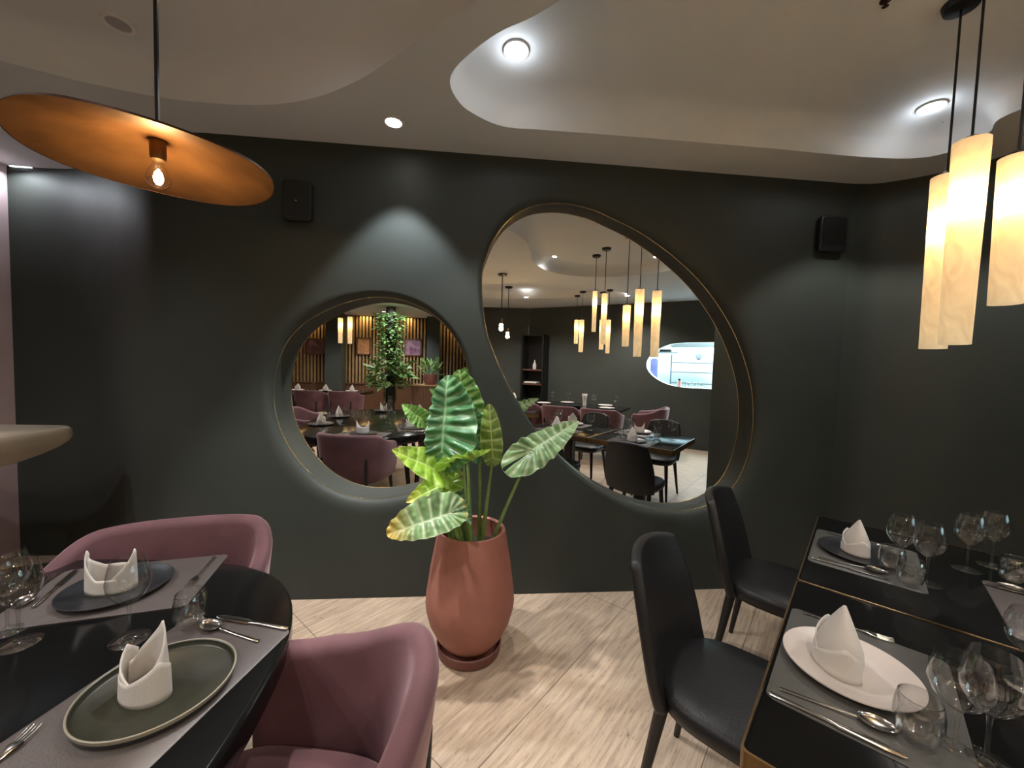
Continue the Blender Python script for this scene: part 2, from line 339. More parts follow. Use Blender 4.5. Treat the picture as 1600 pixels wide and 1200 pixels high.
bmesh.ops.remove_doubles(bm, verts=bm.verts, dist=.0004)
fw = link('wall_front', bm, M['green'], smooth=False)
for p in fw.data.polygons: p.use_smooth = True
fw.data.set_sharp_from_angle(angle=math.radians(38)); struct(fw)

def extrude_plan(name, plan, z0, z1, m, thick=0):
    bm = bmesh.new(); a = [bm.verts.new((x, y, z0)) for x, y in plan]; b = [bm.verts.new((x, y, z1)) for x, y in plan]
    for i in range(len(a)-1): bm.faces.new((a[i], a[i+1], b[i+1], b[i]))
    o = link(name, bm, m, smooth=True)
    if thick:
        md = o.modifiers.new('s', 'SOLIDIFY'); md.thickness = thick; md.offset = 1
    return struct(o)
RP = catmull([(xr, WALL, 0), (2.62, 2.385, 0), (2.83, 2.20, 0), (2.94, 1.95, 0), (2.97, 1.5, 0), (2.93, 1.0, 0), (2.84, .62, 0)], 6, False)
extrude_plan('wall_right', [(p.x, p.y) for p in RP]+[(3.1, .58), (3.12, 1.0), (3.16, 1.8), (3.1, 2.5)], 0, CEIL, M['green'])
extrude_plan('wall_left', [(-3.22, 3.05), (-3.22, 1.9), (-3.5, 1.9), (-3.5, 3.05)], 0, CEIL, M['pink_plaster'])
# ---- far side of the room (seen in the mirrors)
extrude_plan('wall_far_left', [(-8, 4.2), (-8, -6.45), (-8, -8)], 0, CEIL, M['green_far'])
BW0, BW1 = Vector((1.173, -3.673, 0)), Vector((3.845, -1.832, 0)); bwd = (BW1-BW0).normalized(); bwn = Vector((bwd.y, -bwd.x, 0))   # points away from the room
KPL = (BW0, Vector((-bwd.y, bwd.x, 0)))
extrude_plan('wall_far_right', [(6.6, .1), (6.6, 4.2)], 0, CEIL, M['green_far'])
BEND = BW1+bwd*3.2
extrude_plan('wall_back_left', [(-.15, -6.45), (-.15, -3.85), (.05, -3.76), (BW0.x-.02, BW0.y)], 0, CEIL, M['green_far'])
# back wall with the kitchen pass opening
def bw(s, z, d=0): p = BW0+bwd*s+bwn*d; return Vector((p.x, p.y, z))
kpts = []
for u, v in [(1101, 535), (1070, 535.5), (1047, 538), (1028, 546), (1015, 557), (1010, 569), (1014, 581), (1026, 592), (1045, 601), (1070, 605.5), (1096, 607)]:
    P = at(u, v, m='L', plane=KPL); kpts.append(((P-BW0).dot(bwd), P.z))
kz0, kz1 = kpts[-1][1], kpts[0][1]; ks = kpts[0][0]
kout = kpts + [(ks+.9, kz0), (ks+1.25, kz0+.12), (ks+1.42, (kz0+kz1)/2), (ks+1.25, kz1-.12), (ks+.9, kz1)]
kc = catmull([Vector((s, z, 0)) for s, z in kout], 5)
bm = bmesh.new(); SL = (BEND-BW0).length
cs = [bm.verts.new(bw(s, z)) for s, z in [(0, 0), (SL, 0), (SL, CEIL), (0, CEIL)]]
k0 = [bm.verts.new(bw(p.x, p.y)) for p in kc]; k1 = [bm.verts.new(bw(p.x, p.y, .16)) for p in kc]
fill(bm, [cs, k0])
struct(link('wall_back', bm, M['green_far'], smooth=False))
bm = bmesh.new(); loft(bm, [[bw(p.x, p.y, -.004) for p in kc], [bw(p.x, p.y, .18) for p in kc]], True, False, False)
struct(link('trim_1', bm, M['kitchen_white']))
bm = bmesh.new()
box(bm, (0, 0, 0), (5.2, 2.4, 2.7)); 
bmesh.ops.reverse_faces(bm, faces=bm.faces)
bm.faces.ensure_lookup_table()
front = [f for f in bm.faces if abs(f.calc_center_median().y-1.2) < .01]; bmesh.ops.delete(bm, geom=front, context='FACES')
kang = math.atan2(bwd.y, bwd.x); kcen = BW0+bwd*(ks+.6)+bwn*1.385
struct(link('wall_kitchen', bm, M['kitchen_white'], smooth=False, loc=(kcen.x, kcen.y, 1.36), rot=(0, 0, kang), recalc=False))
kl = BW0+bwd*(ks+.2)+bwn*1.1
o = lamp('AREA', (kl.x, kl.y, 2.6), 85, (.72, .93, 1.0), 1.6, target=(kl.x, kl.y, 0), name='kitchen_ceiling_light')
kl2 = BW0+bwd*(ks+.5)+bwn*.25
lamp('AREA', (kl2.x, kl2.y, 2.3), 30, (.72, .90, 1.0), .7, target=(1.9, .3, .2), name='kitchen_pass_light')
# slatted wall
bm = bmesh.new(); x0, x1, ys = -8.0, -.15, -6.45
vs = [bm.verts.new(p) for p in [(x0, ys, 0), (x1, ys, 0), (x1, ys, CEIL), (x0, ys, CEIL)]]; bm.faces.new(vs)
struct(link('wall_back_far', bm, M['slat_dark'], smooth=False))
bm = bmesh.new(); x = -7.2
while x < x1-.05:
    box(bm, (x, ys+.03, 1.75), (.045, .05, 1.95)); x += .095
struct(link('trim_2', bm, M['gold_slat'], smooth=False))
bm = bmesh.new(); box(bm, (-4, ys+.06, .40), (7.6, .12, .78)); box(bm, (-4, ys+.07, .79), (7.6, .16, .03))
struct(link('trim_3', bm, M['wood'], smooth=False))
for i, (cx, wd, z) in enumerate([(-3.89, .42, 0), (-1.2, .36, 0)]):
    bm = bmesh.new(); box(bm, (cx, ys+.30, CEIL/2), (wd, .4, CEIL)); struct(link('trim_%d' % (4+i), bm, M['green_far'], smooth=False))
for sx in (-5.5, -4.6, -3.15, -2.0, -.6):
    lamp('AREA', (sx, ys+.18, 2.68), 2.6, (1, .66, .28), .3, target=(sx, ys+.02, 1.7), name='slat_wall_washer')
bm = bmesh.new(); box(bm, (0, 0, 0), (.01, .01, .01)); bm.free()

# ---- ceiling with raised free-form fields
def inset(pts, d):
    n = len(pts); out = []; A = sum(pts[i].x*pts[(i+1) % n].y-pts[(i+1) % n].x*pts[i].y for i in range(n)); sg = 1 if A > 0 else -1
    for i in range(n):
        t = (pts[(i+2) % n]-pts[i-2]).normalized(); out.append(pts[i]+Vector((-t.y, t.x, 0))*d*sg)
    for _ in range(3): out = [(out[i-1]+out[i]*2+out[(i+1) % n])/4 for i in range(n)]
    return out
c1 = [at(u, v, z=CEIL) for u, v in [(840, 22), (790, 45), (762, 62), (734, 84), (711, 107), (703, 128), (712, 152), (734, 174), (784, 197), (850, 203), (981, 213), (1206, 232), (1347, 245), (1431, 247), (1487, 236), (1544, 208), (1577, 178)]]
c1 = [Vector((p.x, p.y, 0)) for p in c1] + [Vector(p) for p in [(2.62, 1.35, 0), (2.62, .9, 0), (2.5, .35, 0), (2.1, -.15, 0), (1.5, -.35, 0), (1.0, -.2, 0), (.68, .25, 0), (.56, .75, 0), (.47, 1.08, 0), (.34, 1.30, 0)]]
c2 = [at(u, v, z=CEIL) for u, v in [(745, 0), (700, 32), (640, 72), (600, 100), (560, 125), (500, 150), (440, 162), (380, 164), (320, 160), (250, 152), (130, 128), (0, 95)]]
c2 = [Vector((p.x, p.y, 0)) for p in c2] + [Vector(p) for p in [(-2.75, 1.75, 0), (-2.95, 1.0, 0), (-2.6, .2, 0), (-1.9, -.3, 0), (-1.1, -.35, 0), (-.42, .0, 0), (-.06, .4, 0), (.10, .85, 0), (.09, 1.2, 0)]]
c3 = [Vector(p) for p in [(.2, -1.2, 0), (.9, -1.0, 0), (1.9, -1.15, 0), (2.5, -1.4, 0), (2.55, -1.75, 0), (2.0, -1.95, 0), (1.2, -2.3, 0), (.5, -2.5, 0), (-.2, -2.3, 0), (-.35, -1.7, 0)]]
bm = bmesh.new()
oc = [bm.verts.new(p) for p in [(-8, -8, CEIL), (8, -8, CEIL), (8, 4.2, CEIL), (-8, 4.2, CEIL)]]
loops = [oc]
for cc, dd in ((c1, .17), (c2, .18), (c3, .14)):
    P = catmull(cc, 6); step = []; 
    rings = [P]
    cur = P
    for k in range(6): cur = inset(cur, dd/6); rings.append(cur)
    R3 = []
    for k, rg in enumerate(rings):
        a = k/6; z = CEIL+(RAISED-CEIL)*math.sqrt(max(0, 1-(1-a)**2)) if k else CEIL
        R3.append([Vector((p.x, p.y, z)) for p in rg])
    vr = loft(bm, R3, True, False, False)
    for f in bm.faces: f.smooth = True
    loops.append(vr[0]); fill(bm, [vr[-1]])
fill(bm, loops)
cl = link('ceiling', bm, M['white_ceiling'], smooth=False, recalc=False)
for p in cl.data.polygons: p.use_smooth = True
cl.data.set_sharp_from_angle(angle=math.radians(35)); struct(cl)

# ================================================================== THINGS ON WALL AND CEILING
def ring_tube(pts, r):
    bm = bmesh.new(); n = len(pts); rings = []
    cen = sum(pts, Vector())/n
    for i, p in enumerate(pts):
        d = (pts[(i+1) % n]-pts[i-1]).normalized(); rad = (p-cen); rad -= d*rad.dot(d); rad.normalize(); b = d.cross(rad)
        rings.append([p+(rad*math.cos(2*PI*k/6)*.5+b*math.sin(2*PI*k/6))*r for k in range(6)])
    vr = [[bm.verts.new(q) for q in rg] for rg in rings]
    for i in range(n):
        a, c = vr[i], vr[(i+1) % n]
        for k in range(6): bm.faces.new((a[k], a[(k+1) % 6], c[(k+1) % 6], c[k]))
    return bm
def mirror(i3, r3, label):
    cen = sum(i3, Vector())/len(i3); nn = Vector((0, -1, 0))
    bm = bmesh.new(); vs = [bm.verts.new((p-cen)*1.004) for p in i3]
    fill(bm, [vs])
    bmesh.ops.recalc_face_normals(bm, faces=bm.faces)
    t = thing('wall_mirror', label, 'mirror', cen)
    link('mirror_glass', bm, M['mirror'], t, smooth=False)
    link('brass_ring', ring_tube([p-cen for p in r3], .0036), M['brass'], t, label='thin brass ring inlaid around the mirror recess')
    return t
mirror(big_i3, big_r3, 'large egg-shaped mirror recessed in the dark green wall, right of the plant')
mirror(sm_i3, sm_r3, 'smaller round mirror recessed in the dark green wall, left of the plant')

def downlight(x, y, z, label, lit=True, r=.042, group=None):
    t = thing('ceiling_downlight', label, 'light', (x, y, z), 0, group)
    bm = bmesh.new(); lathe(bm, [(r*1.35, -.001), (r*1.32, -.008), (r, -.007), (r*.98, .004)], 28); link('trim_ring', bm, M['trim_white'], t)
    bm = bmesh.new(); lathe(bm, [(0, -.004), (r*.98, -.003)], 24); link('lens', bm, M['spot_glow'] if lit else M['spot_off'], t)
    return t
downlight(-.461, 2.171, CEIL, 'lit round downlight in the flat ceiling band, nearest the small mirror')
downlight(.143, 1.79, RAISED, 'lit round downlight at the left end of the raised ceiling field')
downlight(-.85, 1.62, RAISED, 'lit round downlight in the grey ceiling field above the plant', True)
downlight(2.295, 1.876, RAISED, 'lit round downlight at the right end of the raised ceiling field, beside the tube pendants')
pu = at(185, 36, z=RAISED); downlight(pu.x, pu.y, RAISED, 'unlit round downlight in the grey ceiling field above the gold dish lamp', False)
for x, y, z, e in FILL_SPOTS[:]:  # lens discs for the added fill spots
    downlight(x, y, z, 'small lit fill light added in the ceiling to brighten the room', True, .04, 'fill lights added in the ceiling')
sp = at(1384, 0, z=RAISED); bm = bmesh.new(); lathe(bm, [(.018, 0), (.018, -.004), (.005, -.006), (.005, -.02), (.011, -.023), (0, -.025)], 16)
tag(link('sprinkler_head', bm, M['copper_outer'], None, loc=(sp.x, sp.y, RAISED)), 'small dark sprinkler head in the raised ceiling near the pendants', 'sprinkler')
# linear slot light near the far left ceiling edge
a = at(20, 260, z=CEIL-.004); b = at(47, 262, z=CEIL-.004)
bm = bmesh.new(); box(bm, (0, 0, 0), (.13, .02, .006)); t = thing('slot_light', 'short white slot light in the ceiling above the mauve wall', 'light', (a+b)/2)
link('diffuser', bm, mat('slot diffuser', (1, 1, 1), .5, emit=(.85, .93, 1), estr=1.2), t, smooth=False)
lamp('AREA', ((a+b)/2)-Vector((0, .12, .03)), 1.1, COOL, .12, target=((a+b)/2)-Vector((-.3, .2, 2)), name='slot_light_glow')
bm = bmesh.new(); box(bm, (0, 0, .003), (.14, .03, .004)); link('frame', bm, M['trim_white'], t, smooth=False)

def rrect(hx, hy, r, z, n=8):
    out = []
    for cx, cy, a0 in ((hx-r, hy-r, 0), (-hx+r, hy-r, 90), (-hx+r, -hy+r, 180), (hx-r, -hy+r, 270)):
        for k in range(n+1): a = math.radians(a0+90*k/n); out.append(Vector((cx+r*math.cos(a), cy+r*math.sin(a), z)))
    return out
def speaker(u0, v0, u1, v1, label):
    A = at(u0, v0, y=WALL-.036); B = at(u1, v1, y=WALL-.036); w_, h_ = abs(B.x-A.x), abs(A.z-B.z)
    t = thing('wall_speaker', label, 'speaker', ((A.x+B.x)/2, WALL-.005, (A.z+B.z)/2), 0)
    fr = lambda sx, sz, rr, y: [Vector((p.x, y, p.y)) for p in rrect(sx/2, sz/2, rr, 0)]
    bm = bmesh.new(); loft(bm, [fr(w_*.9, h_*.92, .02, 0), fr(w_, h_, .026, -.012), fr(w_, h_, .026, -.030), fr(w_*.95, h_*.96, .024, -.036)]); link('cabinet', bm, M['black_leather'], t)
    bm = bmesh.new(); loft(bm, [fr(w_*.88, h_*.90, .018, -.035), fr(w_*.88, h_*.90, .018, -.039)]); link('grille', bm, M['black_metal'], t)
    bm = bmesh.new(); box(bm, (0, -.041, -.004), (.010, .003, .006)); link('badge', bm, M['steel'], t, label='tiny silver badge')
speaker(440, 280, 487, 346, 'black wall speaker between the gold dish lamp and the mirrors')
speaker(1283, 336, 1321, 395, 'black wall speaker right of the large mirror')

# marble counter on the left
z = 1.06; e = at(70, 674, z=z)
t = thing('marble_counter', 'beige marble counter end with rounded edge at the left of the picture', 'counter', (e.x-.42, e.y-.1, 0))
prof = [(-.010, 1.06), (0, 1.045), (.002, 1.01), (-.008, .985), (-.035, .955), (-.075, .925), (-.13, .895), (-.26, .86), (-.36, .80), (-.38, .4), (-.38, 0.)]
bm = bmesh.new(); loft(bm, [rrect(.42+d, .30+max(d, -.27), .10 if d > -.15 else .02, z_) for d, z_ in prof[:8]]); link('worktop', bm, M['stone'], t)
bm = bmesh.new(); loft(bm, [rrect(.22, .08, .05, .88), rrect(.2, .07, .05, 0)]); link('pedestal', bm, M['pink_plaster'], t)

# ---- gold dish pendant
def dish_pendant():
    cx, cy = -1.055, 1.424
    t = thing('dish_pendant_lamp', 'large round dish pendant lamp with gold inside and bare glowing bulb, at the upper left', 'pendant lamp', (cx, cy, 2.10))
    bm = bmesh.new(); prof = [(.02, .075), (.06, .068), (.14, .048), (.24, .020), (.31, .003), (.325, 0)]
    n = 64
    def wv(r, z, k): return z + .006*math.sin(3*2*PI*k/n+1)*(r/.325)**2
    rings = [[Vector((r*math.cos(2*PI*k/n), r*math.sin(2*PI*k/n), wv(r, z, k))) for k in range(n)] for r, z in prof]
    loft(bm, rings, True, False, False); o = link('gold_lining', bm, M['gold_inner'], t, label='gold leaf inner face')
    bm = bmesh.new(); rings = [[Vector((r*math.cos(2*PI*k/n), r*math.sin(2*PI*k/n), wv(r, z, k)+.006)) for k in range(n)] for r, z in [(.001, .08)]+prof]
    rings.append([Vector((.327*math.cos(2*PI*k/n), .327*math.sin(2*PI*k/n), wv(.325, 0, k)-.001)) for k in range(n)])
    loft(bm, rings, True, True, False); link('dish', bm, M['copper_outer'], t)
    bm = bmesh.new(); lathe(bm, [(0, .078), (.022, .078), (.022, .02), (.018, .012), (0, .012)], 20); link('socket', bm, M['bronze'], t)
    bm = bmesh.new(); lathe(bm, [(.013, .012), (.016, -.005), (.030, -.03), (.034, -.048), (.030, -.066), (.016, -.079), (0, -.082)], 28); b = link('bulb', bm, M['glass'], t)
    bm = bmesh.new(); lathe(bm, [(0, -.015), (.010, -.03), (.014, -.046), (.010, -.060), (0, -.066)], 16); link('filament', bm, M['bulb_glow'], b)
    bm = bmesh.new(); tube(bm, [(0, 0, .08), (0, 0, RAISED-2.10)], .0065, 8); link('cord', bm, M['black_metal'], t)
    bm = bmesh.new(); lathe(bm, [(0, RAISED-2.14), (.05, RAISED-2.135), (.055, RAISED-2.10)], 24); link('canopy', bm, M['black_metal'], t)
    lamp('POINT', (cx, cy, 2.045), 3.6, AMBER, .016, name='filament_light')
dish_pendant()

# ---- tube pendants
def tube_pendant(x, y, z0, z1, r, label, top=RAISED, group=None, watts=2.2, seg=40):
    t = thing('tube_pendant_lamp', label, 'pendant lamp', (x, y, z0), 0, group); Ln = z1-z0
    bm = bmesh.new(); ns = 12; rings = []
    for k in range(ns+1):
        q = k/ns; rr = r*(.90+.14*q); rings.append([Vector((rr*math.cos(2*PI*i/seg), rr*math.sin(2*PI*i/seg), Ln*q)) for i in range(seg)])
    loft(bm, rings, True, False, False); link('shade', bm, M['alabaster'], t, label='translucent veined alabaster tube', smooth='all')
    bm = bmesh.new(); lathe(bm, [(0, Ln-.015), (.022, Ln-.015), (.022, Ln+.012), (.006, Ln+.02), (0, Ln+.02)], 16); box(bm, (0, 0, Ln-.008), (r*2.02, .006, .004)); link('holder', bm, M['black_metal'], t)
    bm = bmesh.new(); tube(bm, [(0, 0, Ln), (0, 0, top-z0)], .004, 6); link('cord', bm, M['black_metal'], t)
    bm = bmesh.new(); lathe(bm, [(0, top-z0-.028), (.048, top-z0-.024), (.055, top-z0)], 28); link('canopy', bm, M['black_metal'], t)
    bm = bmesh.new(); lathe(bm, [(0, Ln*.62), (.012, Ln*.66), (.012, Ln*.76), (0, Ln*.78)], 12); link('bulb', bm, M['bulb_glow'], t)
    lamp('POINT', (x, y, z0+Ln*.72), watts, (1, .76, .42), .012, name='tube_light')
tube_pendant(1.64, 1.21, 1.59, 2.27, .044, 'longest alabaster tube pendant, in front of the other two at the right', watts=.6)
P = at(1480, 276, y=1.36); tube_pendant(P.x, P.y, at(1462, 545, y=1.36).z, P.z, .043, 'alabaster tube pendant half hidden behind the longest one', watts=.55)
tube_pendant(1.575, 1.045, 1.70, 2.13, .039, 'shorter alabaster tube pendant at the right edge of the picture', watts=.5)
for (u, v0, v1, tt, r, tp, lb) in [(930, 455, 518, 4.9, .035, RAISED, 'leftmost tube pendant of the front row in the large mirror'), (945, 459, 538, 4.6, .042, RAISED, 'second tube pendant from the left of the front row in the large mirror'),
                       (901, 500, 537, 7, .045, CEIL, 'smaller far tube pendant in the large mirror, leftmost of all'), (909, 500, 550, 6.6, .050, CEIL, 'small far tube pendant in the large mirror, beside the leftmost one'),
                       (941, 500, 546, 6.6, .05, CEIL, 'far tube pendant in the large mirror hanging behind the front row'), (951, 500, 552, 6.4, .045, CEIL, 'far tube pendant in the large mirror, right of the far group')]:
    A = at(u, v0, t=tt, m='L'); B = at(u-1, v1, t=tt, m='L'); tube_pendant(A.x, A.y, B.z, A.z, r*.8, lb, tp, watts=.5, seg=20)
for (u, v0, v1, lb) in [(532, 497, 536, 'left one of two tube pendants in the small round mirror'), (547, 495, 537, 'right one of two tube pendants in the small round mirror')]:
    A = at(u, v0, t=7, m='S'); B = at(u-1, v1, t=7, m='S'); tube_pendant(A.x, A.y, B.z, A.z, .04, lb, CEIL, watts=.5, seg=20)
for (u, v, tt, lb) in [(783, 508, 5.5, 'bare bulb pendant, the left and higher one in the large mirror'), (793, 521, 6.4, 'bare bulb pendant, the right and lower one in the large mirror')]:
    A = at(u, v, t=tt, m='L'); t = thing('bulb_pendant_lamp', lb, 'pendant lamp', A); top = (RAISED if A.y > -.4 else CEIL)-A.z
    bm = bmesh.new(); bmesh.ops.create_uvsphere(bm, u_segments=14, v_segments=8, radius=.026); link('bulb', bm, M['bulb_glow'], t)
    bm = bmesh.new(); tube(bm, [(0, 0, .02), (0, 0, .09)], .018, 10); link('socket', bm, M['bronze'], t)
    bm = bmesh.new(); tube(bm, [(0, 0, .08), (0, 0, top)], .007, 6); link('cord', bm, M['black_metal'], t)
    bm = bmesh.new(); lathe(bm, [(0, top-.03), (.06, top-.02), (.065, top)], 16); link('canopy', bm, M['black_metal'], t)
    lamp('POINT', (A.x, A.y, A.z-.05), 3, AMBER, .03, name='bulb_light')

# ================================================================== PLANT
POT = Vector((0.0, 1.965, 0))
plant = thing('potted_plant', 'big-leaved green alocasia in a tall terracotta pot, standing before the mirrors', 'plant', POT)
bm = bmesh.new()
lathe(bm, [(0, .045), (.118, .045), (.135, .055), (.170, .10), (.205, .17), (.222, .235), (.226, .27), (.222, .32), (.204, .45), (.184, .56), (.172, .625), (.168, .637), (.160, .640), (.152, .632), (.158, .60), (.175, .50), (.17, .47)], 64)
link('pot', bm, M['terracotta'], plant)
bm = bmesh.new(); lathe(bm, [(0, .0), (.150, .0), (.162, .008), (.166, .05), (.160, .055), (.154, .048), (.150, .02), (0, .02)], 56); link('saucer', bm, M['terracotta_dark'], plant, label='dark red-brown round saucer')
bm = bmesh.new(); lathe(bm, [(.176, .525), (.12, .535), (.05, .53), (0, .535)], 40); link('soil', bm, M['soil'], plant)

def leaf(Bp, Tp, nrm, W, m, lobe=.32, fold=.25, arch=.12, ruff=.05, quilt=.03, stem_from=None, bow=None, nv=8, tipamt=0, side=1.0, sidecurl=0.0, stem_r=.008, blunt=1.0):
    B, T = Vector(Bp)-POT, Vector(Tp)-POT; a = (T-B); L = a.length; a.normalize()
    n0 = Vector(nrm); b = a.cross(n0).normalized(); n = b.cross(a).normalized()
    bm = bmesh.new(); vein = bm.verts.layers.float.new('vein'); tipl = bm.verts.layers.float.new('tip')
    NS, NX = 96, 14
    def P(s, xf, sg):
        q = (s+lobe)/(1+lobe); f = max(0, math.sin(PI*min(1, max(0, q))**(.62 if blunt <= 1 else .74)))**(.72/blunt)
        wv = W*f*(1 if sg > 0 else side)
        inner = 0 if s >= 0 else min(.75*wv, .10*W*(-s/lobe)**1.2)
        x = inner+(wv-inner)*xf; xr_ = x/max(W, 1e-6)
        xl = x/L; o_ = s
        for _ in range(5): o_ = s-xl/math.tan(math.radians(118-78*min(1, max(0, o_))))
        ph = o_*nv if o_ > 0 else -(math.degrees(math.atan2(xl, s))-118)/-24*1.0
        if o_ <= 0: ph = -abs(ph)
        d = abs(ph-round(ph)); puff = math.cos(PI*(ph-round(ph)))**2
        z = fold*x - arch*L*max(s, 0)**2 + (.06*L*(-s/lobe)**2*-1 if s < 0 else 0)
        z += -quilt*W*(1-puff)*-1*min(1, xr_*3) + ruff*W*math.sin(2*PI*ph*.75+sg)*xr_**2.2
        z -= sidecurl*W*xr_**2
        z += W*.10*noise.noise(Vector((s*3.1+Bp[0]*9, x*sg/W*1.6, Bp[2]*7)))+W*.035*noise.noise(Vector((s*11, x*sg/W*6, Bp[0]*5)))*min(1, xr_*4)
        vn = max(math.exp(-(x/(.020*W+.0015))**2), .85*math.exp(-(d*1.0/nv/(.016))**2)) if xf < .97 else .5
        return B+a*(L*s)+b*(x*sg*math.cos(math.atan(fold)*.7))+n*z, vn, max(0, (s-.55)/.45)**1.2*tipamt+(.5*tipamt if s < -lobe*.8 else 0)
    grid = {}
    for sg in (1, -1):
        for i in range(NS+1):
            s = -lobe+(1+lobe)*i/NS
            for j in range(NX+1):
                if sg == -1 and j == 0 and s >= 0: grid[(sg, i, j)] = grid[(1, i, j)]; continue
                p, vn, tp = P(s, j/NX, sg); v = bm.verts.new(p); v[vein] = vn; v[tipl] = min(1, tp); grid[(sg, i, j)] = v
        for i in range(NS):
            for j in range(NX):
                q = [grid[(sg, i, j)], grid[(sg, i+1, j)], grid[(sg, i+1, j+1)], grid[(sg, i, j+1)]]
                try: bm.faces.new(q if sg > 0 else q[::-1])
                except ValueError: pass
    bmesh.ops.remove_doubles(bm, verts=bm.verts, dist=.0002)
    o = link('leaf', bm, m, plant, smooth='all', recalc=False)
    if stem_from is not None:
        S = Vector(stem_from); mid = bow if bow is not None else (S*.5+B*.5+Vector((0, 0, .03)))
        pts = bez(S, Vector(mid)-(POT if bow is not None else Vector()), B, 14)
        if bow is None: pts = bez(S, mid, B, 14)
        bm = bmesh.new(); tube(bm, pts, [stem_r*(1.5-.75*i/14) for i in range(15)], 10); 
        link('stem', bm, M['stem'], o)
    return o
def q(u, v, y): return at(u, v, y=y)
so = lambda x, y: (x, y, .52)
# big centre leaf facing the camera, lobes down, tip up
leaf(q(690, 706, 1.86), q(699, 585, 1.93), (-.25, -1, .25), .185, M['leaf_deep'], lobe=.26, fold=.30, arch=.02, ruff=.10, quilt=.12, stem_from=so(-.07, .02), nv=9, side=.42, stem_r=.0085, blunt=1.35)
# bright leaf behind it, upper right
leaf(q(728, 660, 2.02), q(719, 577, 2.03), (.25, -1, .1), .10, M['leaf_mid'], fold=.35, ruff=.14, quilt=.10, stem_from=so(.0, .05), blunt=1.5)
# middle leaf
leaf(q(750, 700, 1.95), q(727, 622, 1.92), (.25, -1, .15), .085, M['leaf_deep'], fold=.35, ruff=.08, quilt=.08, stem_from=so(.04, .03), side=.9)
# upright leaf showing its veined back
leaf(q(770, 716, 1.88), q(765, 632, 1.88), (.05, -1, .05), .056, M['leaf_olive'], lobe=.18, fold=-.25, ruff=.10, quilt=.05, stem_from=so(.05, .0), nv=6, blunt=1.5)
# right leaf reaching to the right
leaf(q(832, 703, 1.84), q(905, 655, 1.90), (.10, -.72, .70), .10, M['leaf_pale'], lobe=.60, fold=.05, arch=.06, ruff=.16, quilt=.10, stem_from=so(.09, .0), bow=q(790, 790, 1.86), nv=8, side=.75, stem_r=.007)
# flat leaf seen from below at the centre
leaf(q(724, 724, 1.80), q(768, 706, 1.72), (.0, .35, 1), .085, M['leaf_lime'], lobe=.9, fold=.35, arch=-.05, ruff=.10, quilt=.05, stem_from=so(-.01, -.02), nv=6)
# left lime leaf
leaf(q(690, 738, 1.84), q(613, 702, 1.75), (.25, -.65, .75), .095, M['leaf_lime'], lobe=.30, fold=.15, arch=.02, ruff=.10, quilt=.06, stem_from=so(-.10, .0), nv=6, tipamt=.25)
# small green leaf tip poking out at the left
leaf(q(660, 655, 2.00), q(628, 632, 1.98), (-.1, -1, .3), .05, M['leaf_mid'], fold=.3, ruff=.08, stem_from=so(-.08, .05))
# yellowing leaf behind the low one
leaf(q(705, 752, 1.90), q(634, 782, 1.82), (.1, -.7, .7), .075, M['leaf_lime'], fold=.25, arch=.1, ruff=.12, quilt=.06, stem_from=so(-.09, .03), nv=6, tipamt=.9)
# low pale leaf in front of the pot rim
leaf(q(702, 803, 1.70), q(603, 834, 1.66), (-.05, -.80, .60), .105, M['leaf_pale'], lobe=.30, fold=.14, arch=.05, ruff=.13, quilt=.12, stem_from=so(-.04, -.05), nv=7, tipamt=.95, side=.75, blunt=1.4)
# dark small leaves close to the rim
leaf(q(712, 780, 1.84), q(738, 818, 1.78), (.4, -.6, .6), .045, M['leaf_deep'], fold=.2, ruff=.06, stem_from=so(-.02, .04))
leaf(q(700, 745, 1.93), q(716, 790, 1.90), (.2, -.9, .3), .06, M['leaf_olive'], fold=.3, ruff=.08, stem_from=so(-.05, .06))

